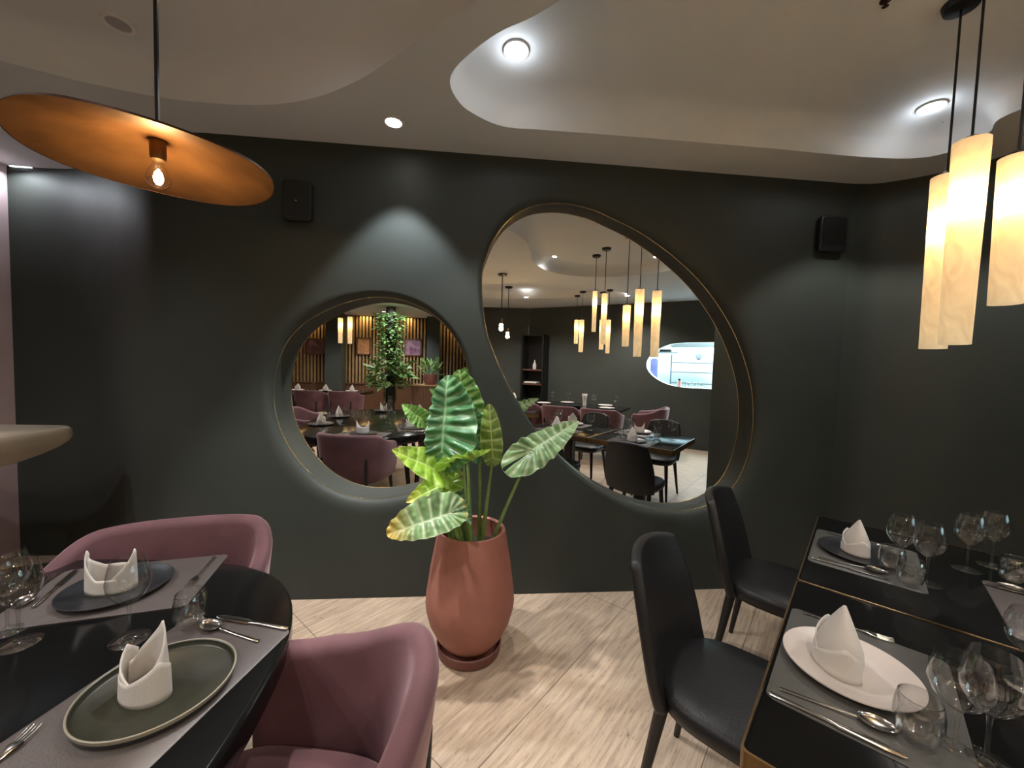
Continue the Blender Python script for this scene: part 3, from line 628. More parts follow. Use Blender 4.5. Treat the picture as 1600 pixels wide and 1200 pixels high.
# ================================================================== TABLEWARE
ZT = .75
def napkin_bm(kind, seed=0):
    rnd = random.Random(seed); bm = bmesh.new(); n = 28
    def wall(a0, a1, rx, ry, hf, off=0, lean=.12, nz=6):
        rows = []
        for k in range(nz+1):
            qz = k/nz; row = []
            for i in range(n+1):
                a = a0+(a1-a0)*i/n; h = hf(a); s = 1-lean*qz*(h/.12)
                row.append(bm.verts.new((rx*s*math.cos(a)*(1+off), ry*s*math.sin(a)*(1+off), h*qz)))
            rows.append(row)
        for A, B_ in zip(rows, rows[1:]):
            for i in range(n): bm.faces.new((A[i], A[i+1], B_[i+1], B_[i]))
    tri = lambda a, c, w_: max(0, 1-abs((a-c+PI) % (2*PI)-PI)/w_)
    if kind == 'mitre':      # tall back point, crossed lower front
        wall(math.radians(-20), math.radians(200), .052, .034, lambda a: .058+.087*tri(a, math.radians(75), 1.9), lean=.22)
        wall(math.radians(165), math.radians(375), .056, .038, lambda a: .060+.035*tri(a, math.radians(195), .9)-.022*tri(a, math.radians(300), .8), off=.03, lean=.10)
        wall(math.radians(215), math.radians(385), .056, .038, lambda a: .045+.040*tri(a, math.radians(355), 1.3), off=.07, lean=.10)
    elif kind == 'pocket':   # two points with a V between them
        wall(math.radians(-10), math.radians(190), .056, .030, lambda a: .060+.035*max(tri(a, 0, 1.0), tri(a, PI, 1.0)), lean=.05)
        wall(math.radians(170), math.radians(300), .056, .032, lambda a: .040+.075*tri(a, PI, 1.25), off=.05, lean=.05)
        wall(math.radians(230), math.radians(370), .056, .032, lambda a: .030+.082*tri(a, 2*PI, 1.45), off=.02, lean=.05)
    else:                    # closed pointed hat: flattened cone with crossed front folds
        rg = []
        for z_, rx, ry, cx_ in ((0, .047, .036, 0), (.03, .053, .038, 0), (.052, .052, .035, .001), (.075, .041, .026, .003), (.10, .026, .016, .006), (.122, .011, .007, .009), (.134, .002, .002, .011)):
            rg.append([Vector((cx_+rx*math.cos(2*PI*k/14)*(1+.05*math.cos(4*PI*k/14+.7)), ry*math.sin(2*PI*k/14)*(1+.06*math.sin(6*PI*k/14)), z_)) for k in range(14)])
        loft(bm, rg)
        wall(math.radians(165), math.radians(385), .055, .041, lambda a: .030+.050*tri(a, math.radians(190), 1.6), off=.02, lean=.15)
        wall(math.radians(195), math.radians(390), .055, .041, lambda a: .024+.040*tri(a, math.radians(350), 1.5), off=.06, lean=.18)
    bmesh.ops.remove_doubles(bm, verts=bm.verts, dist=.0005)
    return bm
NAP = {}
def napkin(kind, loc, rz, label, scale=1, group=None):
    if kind not in NAP:
        o = link('folded_napkin', napkin_bm(kind), M['napkin'], smooth=True, recalc=False); md = o.modifiers.new('t', 'SOLIDIFY'); md.thickness = .0035; md.offset = 0
        NAP[kind] = o
    else:
        o = NAP[kind].copy(); C.objects.link(o)
    o.location = loc; o.rotation_euler = (0, 0, rz); o.scale = (scale,)*3
    return tag(o, label, 'napkin', group)
PL = {}
def plate(kind, loc, label, group=None, scale=1):
    key = kind
    if key not in PL:
        if kind == 'green':
            t = thing('plate', label, 'plate', loc)
            bm = bmesh.new(); lathe(bm, [(0, .004), (.126, .005), (.130, .008), (.131, .018), (.1335, .0195)], 64); link('dish', bm, M['plate_green'], t)
            bm = bmesh.new(); lathe(bm, [(.1325, .0188), (.1345, .0205), (.1365, .0192), (.1362, .014), (.134, .010)], 64); link('rim', bm, M['plate_rim'], t, label='pale sand-coloured rim')
            bm = bmesh.new(); lathe(bm, [(.1345, .012), (.133, .003), (.10, 0), (0, 0)], 64); link('underside', bm, M['plate_black'], t)
        else:
            t = thing('plate', label, 'plate', loc)
            if kind == 'black': prof = [(0, .006), (.085, .006), (.115, .010), (.130, .015), (.1315, .0135), (.115, .005), (.07, 0), (0, 0)]
            else: prof = [(0, .006), (.080, .006), (.088, .009), (.125, .017), (.133, .020), (.1335, .0175), (.10, .006), (.07, 0), (0, 0)]
            bm = bmesh.new(); lathe(bm, prof, 64); link('dish', bm, M['plate_black' if kind == 'black' else 'plate_white'], t)
            bm = bmesh.new(); lathe(bm, [(prof[3][0], prof[3][1]+.0002), (prof[3][0]+.0018, prof[3][1]-.0002), (prof[4][0]+.0004, prof[4][1])], 64); link('rim', bm, M['plate_black' if kind == 'black' else 'plate_white'], t)
        PL[key] = t
    else:
        t = dup(PL[key], loc, 0, label, group)
    t.scale = (scale,)*3
    if group: t['group'] = group
    return t
def mat_obj(loc, rz, w_, d_, label, m='placemat', r=.02, skew=0):
    bm = bmesh.new(); loft(bm, [rrect(w_/2, d_/2, r, 0), rrect(w_/2, d_/2, r, .002), rrect(w_/2-.001, d_/2-.001, r, .0026)])
    return tag(link('placemat', bm, M[m], loc=loc, rot=(0, 0, rz)), label, 'placemat')
def strip(bm, rows):   # rows: (x, halfwidth, z, thickness)
    rings = []
    for x, hw, z, th in rows:
        rings.append([Vector((x, hw*math.cos(a), z+th*.5*math.sin(a))) for a in [2*PI*k/10 for k in range(10)]])
    loft(bm, rings)
def cutlery(kind, loc, rz, label, group=None):
    bm = bmesh.new()
    if kind == 'fork':
        strip(bm, [(-.10, .004, .003, .0025), (-.098, .0055, .003, .003), (-.02, .0035, .003, .0028), (.03, .003, .004, .003), (.045, .008, .006, .0022), (.058, .0115, .005, .0018), (.066, .0115, .004, .0016)])
        for k in range(4): strip(bm, [(.064, .0014, .004, .0015), (.085, .0013, .004, .0015), (.100, .0007, .006, .001)]); [v.__setattr__('co', v.co+Vector((0, -.0095+.0063*k, 0))) for v in list(bm.verts)[-30:]]
    elif kind == 'knife':
        strip(bm, [(-.11, .0045, .004, .005), (-.107, .0055, .004, .006), (-.03, .0045, .004, .0055), (.0, .004, .004, .005), (.01, .009, .004, .0022), (.08, .0095, .004, .0016), (.105, .006, .004, .0012), (.112, .001, .004, .001)])
    else:
        strip(bm, [(-.10, .004, .003, .0025), (-.098, .0055, .003, .003), (-.02, .0035, .003, .0028), (.035, .003, .006, .003)])
        n = 20; rg = []
        for k in range(6):
            f_ = 1-k/5; rg.append([Vector((.067+.033*math.sin(PI/2*max(f_, .03))*math.cos(2*PI*i/n), .021*math.sin(PI/2*max(f_, .03))*math.sin(2*PI*i/n)*(1-.12*math.cos(2*PI*i/n)), .0095-.0075*math.cos(PI/2*f_))) for i in range(n)])
        loft(bm, rg, True, False, True)
    o = link(kind, bm, M['steel'], loc=loc, rot=(0, 0, rz)); return tag(o, label, kind, group)
GL = {}
def glass(kind, loc, label, scale=1, group=None):
    if kind not in GL:
        t = thing({'wine': 'wine_glass', 'tumbler': 'tumbler_glass', 'goblet': 'wine_glass'}[kind], label, 'glass', loc)
        if kind == 'wine':
            bm = bmesh.new(); lathe(bm, [(.004, .092), (.012, .097), (.030, .112), (.042, .135), (.0445, .155), (.041, .180), (.034, .212), (.0335, .213)], 40); link('bowl', bm, M['glass'], t, smooth='all')
            bm = bmesh.new(); lathe(bm, [(.0045, .004), (.0036, .02), (.0034, .07), (.005, .093)], 14); link('stem', bm, M['glass'], t, smooth='all')
            bm = bmesh.new(); lathe(bm, [(0, .0), (.040, 0), (.0405, .0012), (.020, .003), (.006, .006), (.004, .012)], 40); link('foot', bm, M['glass'], t, smooth='all')
        elif kind == 'goblet':
            bm = bmesh.new(); lathe(bm, [(.004, .078), (.018, .084), (.038, .104), (.047, .130), (.045, .158), (.037, .182), (.0365, .183)], 40); link('bowl', bm, M['glass'], t, smooth='all')
            bm = bmesh.new(); lathe(bm, [(.0045, .004), (.0036, .02), (.0034, .06), (.005, .079)], 14); link('stem', bm, M['glass'], t, smooth='all')
            bm = bmesh.new(); lathe(bm, [(0, .0), (.038, 0), (.0385, .0012), (.020, .003), (.006, .006), (.004, .012)], 40); link('foot', bm, M['glass'], t, smooth='all')
        else:
            bm = bmesh.new(); lathe(bm, [(0, .006), (.020, .007), (.032, .022), (.0375, .045), (.036, .070), (.0325, .092), (.032, .0925), (.0335, .090), (.0375, .068), (.0385, .044), (.033, .018), (.022, .001), (0, 0)], 36); link('bowl', bm, M['glass'], t, smooth='all')
            bm = bmesh.new(); lathe(bm, [(.0318, .0915), (.0322, .0932), (.0327, .0918)], 36); link('rim', bm, M['glass'], t, smooth='all')
        GL[kind] = t
    else: t = dup(GL[kind], loc, 0, label, group)
    t.scale = (scale,)*3
    if group: t['group'] = group
    return t

# ================================================================== FURNITURE
def rose_chair(loc, rz, label):
    """tub chair; local +y is where the sitter looks"""
    if 'rose' in PL: return dup(PL['rose'], loc, rz, label)
    t = thing('armchair', label, 'chair', loc, rz)
    bm = bmesh.new(); N = 56; rings = []
    for i in range(N+1):
        s = -1+2*i/N; a = s*math.radians(128); ca, sa = math.cos(a), math.sin(a)
        pw = lambda c, p: math.copysign(abs(c)**p, c)
        x, y = .275*pw(sa, .62), -.26*pw(ca, .62) if ca > 0 else -.26*ca*1.15
        d = Vector((pw(sa, .9), -pw(ca, .9), 0)).normalized()
        e = abs(s); hh = .82 if e < .30 else .82-.105*(1-math.cos(min(1, (e-.30)/.55)*PI))/2
        endr = 1 if e < .93 else math.sqrt(max(.05, 1-((e-.93)/.07)**2))
        zb = .36+.03*e; zt = zb+(hh-zb)*(.86+.14*endr); th = .030*(.5+.5*endr)
        prof = []
        for k in range(7): b = PI*k/6; prof.append((math.cos(b)*th, zt-th+math.sin(b)*th))
        for f_ in (.75, .5, .25): prof.append((-th*1.05, zb+(zt-th-zb)*f_))
        for k in range(5): b = PI+PI*k/4; prof.append((math.cos(b)*th*.9, zb+th*.6+math.sin(b)*th*.6))
        for f_ in (.25, .5, .75): prof.append((th*1.05, zb+(zt-th-zb)*f_))
        rings.append([Vector((x, y, 0))+d*(o_+.055*((z_-.36)/.43)-.01)+Vector((0, 0, z_)) for o_, z_ in prof])
    loft(bm, rings); link('backrest', bm, M['rose'], t, smooth='all')
    bm = bmesh.new()
    def sq(hx, hy, z, p=.55, n=40, cy=.01): return [Vector((hx*math.copysign(abs(math.cos(2*PI*k/n))**p, math.cos(2*PI*k/n)), cy+hy*math.copysign(abs(math.sin(2*PI*k/n))**p, math.sin(2*PI*k/n)), z)) for k in range(n)]
    loft(bm, [sq(.23, .22, .37), sq(.245, .245, .39), sq(.25, .25, .43), sq(.247, .247, .475), sq(.23, .232, .495), sq(.15, .15, .502)]); link('seat', bm, M['rose'], t, smooth='all')
    for sx in (-1, 1):
        bm = bmesh.new(); tube(bm, [(sx*.215, -.285, .60), (sx*.21, -.272, .36), (sx*.225, -.30, 0)], [.010, .018, .010], 10); link('leg', bm, M['black_wood'], t)
        bm = bmesh.new(); tube(bm, [(sx*.20, .20, .37), (sx*.225, .235, 0)], [.018, .010], 10); link('leg', bm, M['black_wood'], t)
    PL['rose'] = t; return t
def black_chair(loc, rz, label, group=None):
    if 'blk' in PL: return dup(PL['blk'], loc, rz, label, group)
    t = thing('dining_chair', label, 'chair', loc, rz, group)
    bm = bmesh.new(); n = 22; V = {}
    for i in range(n+1):
        for j in range(n+1):
            u, v = -1+2*i/n, -1+2*j/n; x = u*math.sqrt(1-.20*v*v); y = v*math.sqrt(1-.20*u*u)
            zz = .62+y*.235; hw = .212-.045*(y+1)/2
            X = x*hw*1.12; Y = -.200-.135*((zz-.38)/.5)-.0+.055*(x*x)+ (.05*(max(0, -y-.45))**2)
            V[(i, j)] = bm.verts.new((X, Y, zz))
    for i in range(n):
        for j in range(n): bm.faces.new((V[(i, j)], V[(i+1, j)], V[(i+1, j+1)], V[(i, j+1)]))
    o = link('backrest', bm, M['black_leather'], t, smooth='all'); md = o.modifiers.new('t', 'SOLIDIFY'); md.thickness = .042; md.offset = 0
    md = o.modifiers.new('b', 'BEVEL'); md.width = .016; md.segments = 3; md.limit_method = 'ANGLE'; md.angle_limit = math.radians(40)
    bm = bmesh.new()
    def sq(hx, hy, z, p=.6, n=44): return [Vector((hx*(1+.06*math.sin(2*PI*k/n))*math.copysign(abs(math.cos(2*PI*k/n))**p, math.cos(2*PI*k/n)), .01+hy*math.copysign(abs(math.sin(2*PI*k/n))**p, math.sin(2*PI*k/n)), z)) for k in range(n)]
    loft(bm, [sq(.19, .19, .40), sq(.212, .212, .408), sq(.220, .222, .43), sq(.218, .220, .455), sq(.203, .205, .471), sq(.12, .12, .476)]); link('seat', bm, M['black_leather'], t, smooth='all')
    for sx in (-1, 1):
        bm = bmesh.new(); tube(bm, [(sx*.165, -.17, .41), (sx*.20, -.235, 0)], [.021, .011], 10); link('leg', bm, M['black_wood'], t)
        bm = bmesh.new(); tube(bm, [(sx*.165, .16, .41), (sx*.195, .195, 0)], [.021, .011], 10); link('leg', bm, M['black_wood'], t)
    PL['blk'] = t; return t

# ---- right-hand tables (two square tables pushed together, turned 42 degrees)
E1, E2 = Vector((-.736, -.677, 0)), Vector((.677, -.736, 0)); T0 = Vector((1.76, 1.81, 0)); TW = .84; TD = .84
tang = math.atan2(-E1.y, -E1.x)         # local +x runs toward the front wall
def square_table(c, ang, w_, d_, label, name='dining_table', group=None):
    t = thing(name, label, 'table', (c.x, c.y, 0), ang, group)
    bm = bmesh.new(); loft(bm, [rrect(w_/2-.004, d_/2-.004, .012, ZT-.045), rrect(w_/2-.004, d_/2-.004, .012, ZT-.001), rrect(w_/2-.006, d_/2-.006, .012, ZT)]); link('tabletop', bm, M['black_gloss'], t)
    bm = bmesh.new(); A = rrect(w_/2, d_/2, .014, ZT-.05); B = rrect(w_/2, d_/2, .014, ZT-.0004); A2 = rrect(w_/2-.0045, d_/2-.0045, .012, ZT-.05); B2 = rrect(w_/2-.0045, d_/2-.0045, .012, ZT+.0004)
    vr = loft(bm, [A2, A, B, B2], True, False, False); link('edge_band', bm, M['brass_dull'], t, label='brass edge band around the tabletop')
    bm = bmesh.new(); box(bm, (0, 0, .35), (.10, .10, .68), bevel=.01); link('column', bm, M['black_wood'], t)
    bm = bmesh.new(); loft(bm, [rrect(.24, .24, .03, 0), rrect(.24, .24, .03, .012), rrect(.22, .22, .03, .016)]); link('base', bm, M['black_metal'], t)
    return t
def TP(a, b, z=ZT): return T0+E1*a+E2*b+Vector((0, 0, z))
square_table(TP(TW/2, TD/2, 0), tang, TW-.004, TD, 'black square table with brass edge, nearest the front wall on the right')
square_table(TP(TW*1.5, TD/2, 0), tang, TW-.004, TD, 'black square table with brass edge at the lower right, nearest the viewer')
fa = math.atan2(E2.y, E2.x)-PI/2        # chairs on the left look along E2
def chair_at(a, b, look, label, group=None):
    P = TP(a, b, 0); return black_chair((P.x, P.y, 0), fa if look > 0 else fa+PI, label, group)
chair_at(1.13, -.11, 1, 'black leather dining chair nearest the viewer, left of the right-hand table')
chair_at(.275, -.11, 1, 'black leather dining chair close to the wall, left of the right-hand table')
chair_at(.45, TD+.16, -1, 'black dining chair across the table, right one of two in the large mirror')
chair_at(1.35, TD+.16, -1, 'black dining chair across the table, left one of two in the large mirror')
mang = tang
def RP3(a, b, dz=.0): P = TP(a, b, ZT+dz); return P
mat_obj(RP3(.43, .175), mang, .42, .325, 'grey placemat under the black plate on the far right table', 'placemat_grey')
mat_obj(RP3(1.275, .175), mang, .45, .325, 'grey placemat under the white plate at the lower right', 'placemat_grey')
mat_obj(RP3(.56, .655), mang, .42, .33, 'taupe placemat at the right edge of the picture, across from the black plate', 'placemat')
mat_obj(RP3(1.38, .655), mang, .42, .33, 'taupe placemat seen in the large mirror under the far white plate', 'placemat')
plate('black', RP3(.425, .160, .003), 'matt black plate with white napkin on the far right table')
plate('white', RP3(1.272, .15, .003), 'white plate with tall napkin at the lower right')
plate('white', RP3(.56, .72, .003), 'white plate cut off by the right edge of the picture')
plate('white', RP3(1.38, .68, .003), 'white plate across the table, seen in the large mirror')
ZP = .0095
napkin('hat', RP3(.425, .150, ZP), fa+.5, 'white folded napkin standing on the black plate at the far right table', 1.0)
napkin('hat', RP3(1.272, .13, ZP), fa+.35, 'tall white folded napkin standing on the white plate at the lower right', 1.15)
napkin('pocket', RP3(.56, .72, ZP), fa+2.6, 'white napkin on the right-edge plate, seen in the large mirror')
napkin('mitre', RP3(1.38, .68, ZP), fa+2.9, 'white napkin on the far white plate, seen in the large mirror')
ea = math.atan2(E2.y, E2.x)
cutlery('spoon', (0.79, 0.737, ZT+.003), math.radians(-37), 'long spoon beside the white plate at the lower right')
cutlery('knife', (0.752, 0.708, ZT+.003), math.radians(-45), 'knife below the spoon at the lower right')
cutlery('fork', (1.075, 0.992, ZT+.003), math.radians(-42), 'fork above the white plate at the lower right')
cutlery('spoon', (1.435, 1.318, ZT+.003), math.radians(-42), 'spoon beside the black plate on the far right table')
cutlery('knife', (1.402, 1.297, ZT+.003), math.radians(-47), 'knife at the near edge of the far grey placemat')
cutlery('fork', RP3(.255, .15, .003), ea, 'fork between the black plate and the brass table edge')
cutlery('knife', RP3(.40, .60, .003), ea+PI, 'knife on the taupe placemat at the right edge, wall side')
cutlery('fork', RP3(.72, .66, .003), ea+PI, 'fork on the taupe placemat at the right edge')
cutlery('spoon', RP3(.375, .62, .003), ea+PI, 'spoon on the taupe placemat at the right edge, next to the knife')
gz = ZT+.0003
def G(kind, u, v, label, dz=.0003, s=1):
    P = at(u, v, z=ZT+dz); return glass(kind, P, label, s)
G('wine', 1447, 911, 'wine glass right of the far grey placemat, the front one of the pair')
G('wine', 1404, 893, 'wine glass behind its twin at the far grey placemat', .003)
G('tumbler', 1392, 893, 'stemless tumbler beside the black plate', .003)
G('tumbler', 1421, 915, 'stemless tumbler at the corner of the far grey placemat', .003)
G('wine', 1510, 890, 'left one of the two wine glasses farthest right, near the wall')
G('wine', 1549, 884, 'right one of the two wine glasses farthest right, near the wall')
G('tumbler', 1583, 912, 'tumbler on the taupe placemat by the right picture edge', .003)
G('tumbler', 1432, 1158, 'stemless tumbler in front of the white plate at the lower right', .003)
G('goblet', 1492, 1168, 'round wine glass at the lower right, left one of the near pair')
G('wine', 1540, 1192, 'large wine glass at the lower right corner of the picture')
G('goblet', 1607, 1075, 'wine glass cut off by the right edge above the lower right table')

# ---- left oval table
OC = Vector((-1.20, .33, 0)); OA, OB, OP = .725, 1.14, 3.2
bm = bmesh.new()
def oval(a, b, z, n=96): return [Vector((a*math.copysign(abs(math.cos(2*PI*k/n))**(2/OP), math.cos(2*PI*k/n)), b*math.copysign(abs(math.sin(2*PI*k/n))**(2/OP), math.sin(2*PI*k/n)), z)) for k in range(n)]
lt = thing('dining_table', 'large black oval table on the left, set with napkins and plates', 'table', OC, -.10)
loft(bm, [oval(OA-.03, OB-.03, ZT-.085), oval(OA-.006, OB-.006, ZT-.075), oval(OA, OB, ZT-.06), oval(OA, OB, ZT-.012), oval(OA-.004, OB-.004, ZT-.003), oval(OA-.012, OB-.012, ZT)])
link('tabletop', bm, M['black_gloss'], lt)
bm = bmesh.new(); loft(bm, [oval(.50, .80, ZT-.17), oval(.50, .80, ZT-.085)]); link('apron', bm, M['black_wood'], lt)
for lx, ly in ((.42, .62), (-.42, .62), (.42, -.62), (-.42, -.62)):
    bm = bmesh.new(); tube(bm, [(lx*.92, ly*.92, ZT-.10), (lx*1.1, ly*1.1, 0)], [.032, .02], 12); link('leg', bm, M['black_wood'], lt)
mat_obj((-1.075, 1.285, ZT), math.radians(12), .46, .32, 'taupe placemat under the black plate on the left table')
mat_obj((-.675, .865, ZT), math.radians(90-13), .47, .31, 'taupe placemat under the olive plate on the left table')
plate('black', (-1.078, 1.272, ZT+.003), 'matt black plate at the far end of the left table')
plate('green', (-.662, .873, ZT+.003), 'olive green plate with pale rim on the left table')
napkin('pocket', (-1.085, 1.262, ZT+ZP), math.radians(8), 'white pocket-folded napkin on the black plate at the left table', 1.08)
napkin('mitre', (-.682, .868, ZT+.0075), math.radians(-28), 'white pointed napkin standing on the olive green plate', 1.0)
cutlery('fork', (-0.896, 1.366, ZT+.003), math.radians(282), 'fork at the right of the far placemat on the left table')
cutlery('knife', (-1.262, 1.286, ZT+.003), math.radians(111), 'knife left of the black plate on the left table')
cutlery('spoon', (-1.3, 1.27, ZT+.003), math.radians(295), 'spoon left of the black plate, outermost on the left table')
cutlery('spoon', (-0.625, 1.052, ZT+.003), math.radians(158), 'spoon between the olive plate and the table end')
cutlery('knife', (-0.59, 1.088, ZT+.003), math.radians(164), 'knife between the olive plate and the rounded table end')
cutlery('fork', (-0.815, 0.7, ZT+.003), math.radians(97), 'fork whose tines show at the lower left corner')
G('wine', 203, 999, 'wine glass standing between the two napkins on the left table')
G('wine', 30, 1006, 'wine glass at the left edge, the front one of the pair')
G('wine', 12, 985, 'wine glass at the left edge, behind the front one')
G('tumbler', 298, 978, 'stemless tumbler right of the wine glass on the left table', .003)
rose_chair((-1.07, 1.37, 0), math.radians(180+14), 'dusty rose tub chair behind the left table, its back to the wall')
rose_chair((-.41, .75, 0), math.radians(90-10), 'dusty rose tub chair at the bottom centre, pushed to the left table')
rose_chair((-1.95, .95, 0), math.radians(-90-8), 'rose tub chair at the far left of the oval table, seen in the small mirror')
rose_chair((-2.15, -.1, 0), math.radians(-90), 'second rose tub chair along the hidden side of the oval table')
# further settings of the oval table (seen in the small mirror)
for kind, x, y, rz, lb in [('hat', -1.70, .10, 80, 'leftmost'), ('hat', -1.68, .72, 100, 'second from left'), ('pocket', -1.30, -.55, 30, 'far middle'), ('mitre', -.74, -.15, 200, 'rightmost')]:
    plate('black', (x, y, ZT), 'black plate under the %s napkin on the oval table in the small mirror' % lb)
    napkin(kind, (x, y, ZT+.0065), math.radians(rz), 'napkin on the oval table in the small mirror, the %s one' % lb, 1.0)
for i, (dx, dy, lb) in enumerate([(-.35, .55, 'near the leftmost napkin'), (-.25, .40, 'beside its twin near the leftmost napkin'), (.1, -.15, 'at the middle of the table'), (.35, -.3, 'right of the middle'), (.2, .2, 'behind the pocket napkin')]):
    glass('wine', (OC.x+dx, OC.y+dy, gz), 'wine glass on the oval table, %s' % lb)

# ================================================================== FAR SIDE (seen in the large mirror)
def long_table(c, ang, w_, d_, label, band=True):
    t = thing('dining_table', label, 'table', (c[0], c[1], 0), ang)
    bm = bmesh.new(); loft(bm, [rrect(w_/2, d_/2, .05, ZT-.04), rrect(w_/2, d_/2, .05, ZT)]); link('tabletop', bm, M['black_gloss'], t)
    if band:
        bm = bmesh.new(); loft(bm, [rrect(w_/2+.002, d_/2+.002, .05, ZT-.062), rrect(w_/2+.002, d_/2+.002, .05, ZT-.003)], True, False, False); link('edge_band', bm, M['brass_dull'], t, label='brass edge band')
    for s in (-1, 1):
        bm = bmesh.new(); box(bm, (s*w_*.3, 0, .35), (.09, .09, .70), bevel=.01); link('column', bm, M['black_wood'], t)
        bm = bmesh.new(); box(bm, (s*w_*.3, 0, .01), (.40, .45, .02), bevel=.004); link('base', bm, M['black_metal'], t)
    return t
ba = kang
c = BW0+bwd*1.55-bwn*.95
long_table((c.x, c.y), ba, 1.75, .80, 'long black table before the back wall, seen in the large mirror', False)
def bt(s, d, z=0): p = c+bwd*s-bwn*d; return Vector((p.x, p.y, z))
for s, d, a, lb in [(-.68, .74, PI, 'left of three at the long table in the large mirror'), (.0, .74, PI, 'middle of three at the long table in the large mirror'), (.68, .74, PI, 'right of three at the long table in the large mirror'), (1.25, .0, PI/2, 'at the right end of the long table in the large mirror')]:
    P = bt(s, d); rose_chair((P.x, P.y, 0), ba+a, 'rose tub chair, '+lb)
for k, (s, d, kind) in enumerate([(-.6, .22, 'white'), (.0, .22, 'black'), (.6, .22, 'white'), (-.3, -.22, 'white'), (.45, -.22, 'white')]):
    plate(kind, bt(s, d, ZT+.0004), '%s plate laid on the long table in the large mirror' % kind, 'plates on the long far table')
for k, (s, d) in enumerate([(-.55, -.05), (-.2, .0), (.3, .0), (.7, -.02)]):
    glass('wine', bt(s, d, gz), 'wine glass on the long table by the back wall', 1, 'wine glasses on the long far table')
bm = bmesh.new(); lathe(bm, [(0, 0), (.035, 0), (.03, .04), (.04, .14), (.052, .20), (.048, .205), (.036, .14), (.02, .02), (0, .02)], 20)
tag(link('vase', bm, M['plate_white'], loc=bt(.08, -.12, ZT)), 'small white flared vase on the long table in the large mirror', 'vase')
# table with brass edge at the left of the large mirror
P = at(815, 628, z=ZT, m='L'); c4 = Vector((.62, -.95, 0))
long_table((c4.x, c4.y), math.radians(4), .7, .6, 'small black table with brass edge at the left rim of the large mirror')
plate('white', (c4.x+.05, c4.y, ZT+.0004), 'white plate on the small brass-edged table in the large mirror'); napkin('pocket', (c4.x+.05, c4.y, ZT+.007), 0, 'white napkin on the small brass-edged table in the large mirror')
c5 = Vector((.75, -3.0, 0)); long_table((c5.x, c5.y), math.radians(10), .9, .7, 'light-clothed table corner far back at the left of the large mirror'); napkin('hat', (c5.x+.05, c5.y, ZT), .4, 'white napkin far back left in the large mirror')
# shelf niche against the back wall
P0 = at(827, 525, m='L', plane=KPL); P1 = at(858, 525, m='L', plane=KPL); s0 = (P0-BW0).dot(bwd); s1 = (P1-BW0).dot(bwd)
sc0 = (s0+s1)/2; wN = abs(s1-s0); hN = P1.z
t = thing('shelf_unit', 'tall black shelf unit against the back wall, seen in the large mirror', 'shelf', bw(sc0, 0, -.16), ba)
bm = bmesh.new(); box(bm, (-wN/2, 0, hN/2), (.03, .3, hN)); box(bm, (wN/2, 0, hN/2), (.03, .3, hN)); box(bm, (0, 0, hN), (wN, .3, .03)); box(bm, (0, -.145, hN/2), (wN, .01, hN)); link('frame', bm, M['black_metal'], t, smooth=False)
for z_ in (.35, .72, 1.05, 1.36):
    bm = bmesh.new(); box(bm, (0, 0, z_), (wN-.03, .28, .03)); link('shelf', bm, M['wood'] if z_ > 1 else M['black_wood'], t, smooth=False)
sp_ = bw(sc0, 1.378, -.18); bm = bmesh.new(); lathe(bm, [(0, 0), (.04, 0), (.042, .10), (.015, .15), (.013, .20), (0, .20)], 16); tag(link('bottle', bm, M['plate_white'], loc=sp_), 'pale bottle on the upper shelf of the black unit', 'bottle')
bm = bmesh.new(); box(bm, (0, 0, .02), (.30, .20, .035), bevel=.008); tag(link('folded_cloth', bm, M['napkin'], loc=bw(sc0-.05, 1.066, -.18), rot=(0, 0, ba)), 'folded white cloth lying on the middle shelf of the black unit', 'cloth')
# ---- kitchen behind the pass
def kp(u, v, d): return at(u, v, m='L', plane=(KPL[0]+bwn*d, KPL[1]))
def kbox(name, u, v, d, size, m, label, cat, bev=.005, z=None):
    P = kp(u, v, d); bm = bmesh.new(); box(bm, (0, 0, 0), size, bevel=bev); return tag(link(name, bm, m, loc=P, rot=(0, 0, ba)), label, cat)
P = kp(1083, 575, 2.3); t = thing('kitchen_rack', 'stainless rack with plates in the bright kitchen behind the pass', 'rack', (P.x, P.y, 0), ba)
for i, z_ in enumerate((.9, 1.15, 1.4, 1.62)):
    bm = bmesh.new(); box(bm, (0, .2, z_), (.9, .4, .025)); link('shelf', bm, M['kitchen_steel'], t, smooth=False)
for sx in (-.44, .44):
    bm = bmesh.new(); box(bm, (sx, .36, .9), (.03, .03, 1.8)); link('post', bm, M['kitchen_steel'], t, smooth=False)
kbox('wall_shelf', 1038, 551, 1.9, (.62, .25, .03), M['kitchen_steel'], 'steel wall shelf at the upper left of the kitchen window', 'shelf')
kbox('cooking_pot', 1040, 548.5, 1.9, (.30, .2, .07), M['black_metal'], 'dark pan on the steel kitchen wall shelf', 'pot', .03)
kbox('extractor_hood', 1090, 539, 1.2, (1.0, .4, .10), M['kitchen_steel'], 'steel extractor hood along the top of the kitchen window', 'hood')
kbox('metal_canister', 1092, 557, 2.0, (.14, .14, .16), M['kitchen_steel'], 'steel canister on the rack at the right of the kitchen window', 'canister', .03)
kbox('hanging_cloth', 1022, 576, .75, (.14, .06, .42), M['blue_cloth'], 'blue cloth hanging at the left side of the kitchen window', 'cloth', .02)
s_b = (kp(1061, 602, .08)-BW0).dot(bwd); bm = bmesh.new(); lathe(bm, [(0, 0), (.035, 0), (.036, .09), (.03, .12), (0, .12)], 16)
P = bw(s_b, kz0+.005, .09); t = thing('sauce_bottle', 'small bottle with dark cap on the kitchen pass ledge', 'bottle', P); link('body', bm, mat('pinkish label', (.6, .35, .3), .4), t)
bm = bmesh.new(); lathe(bm, [(0, .12), (.02, .12), (.02, .155), (0, .155)], 12); link('cap', bm, M['black_metal'], t)
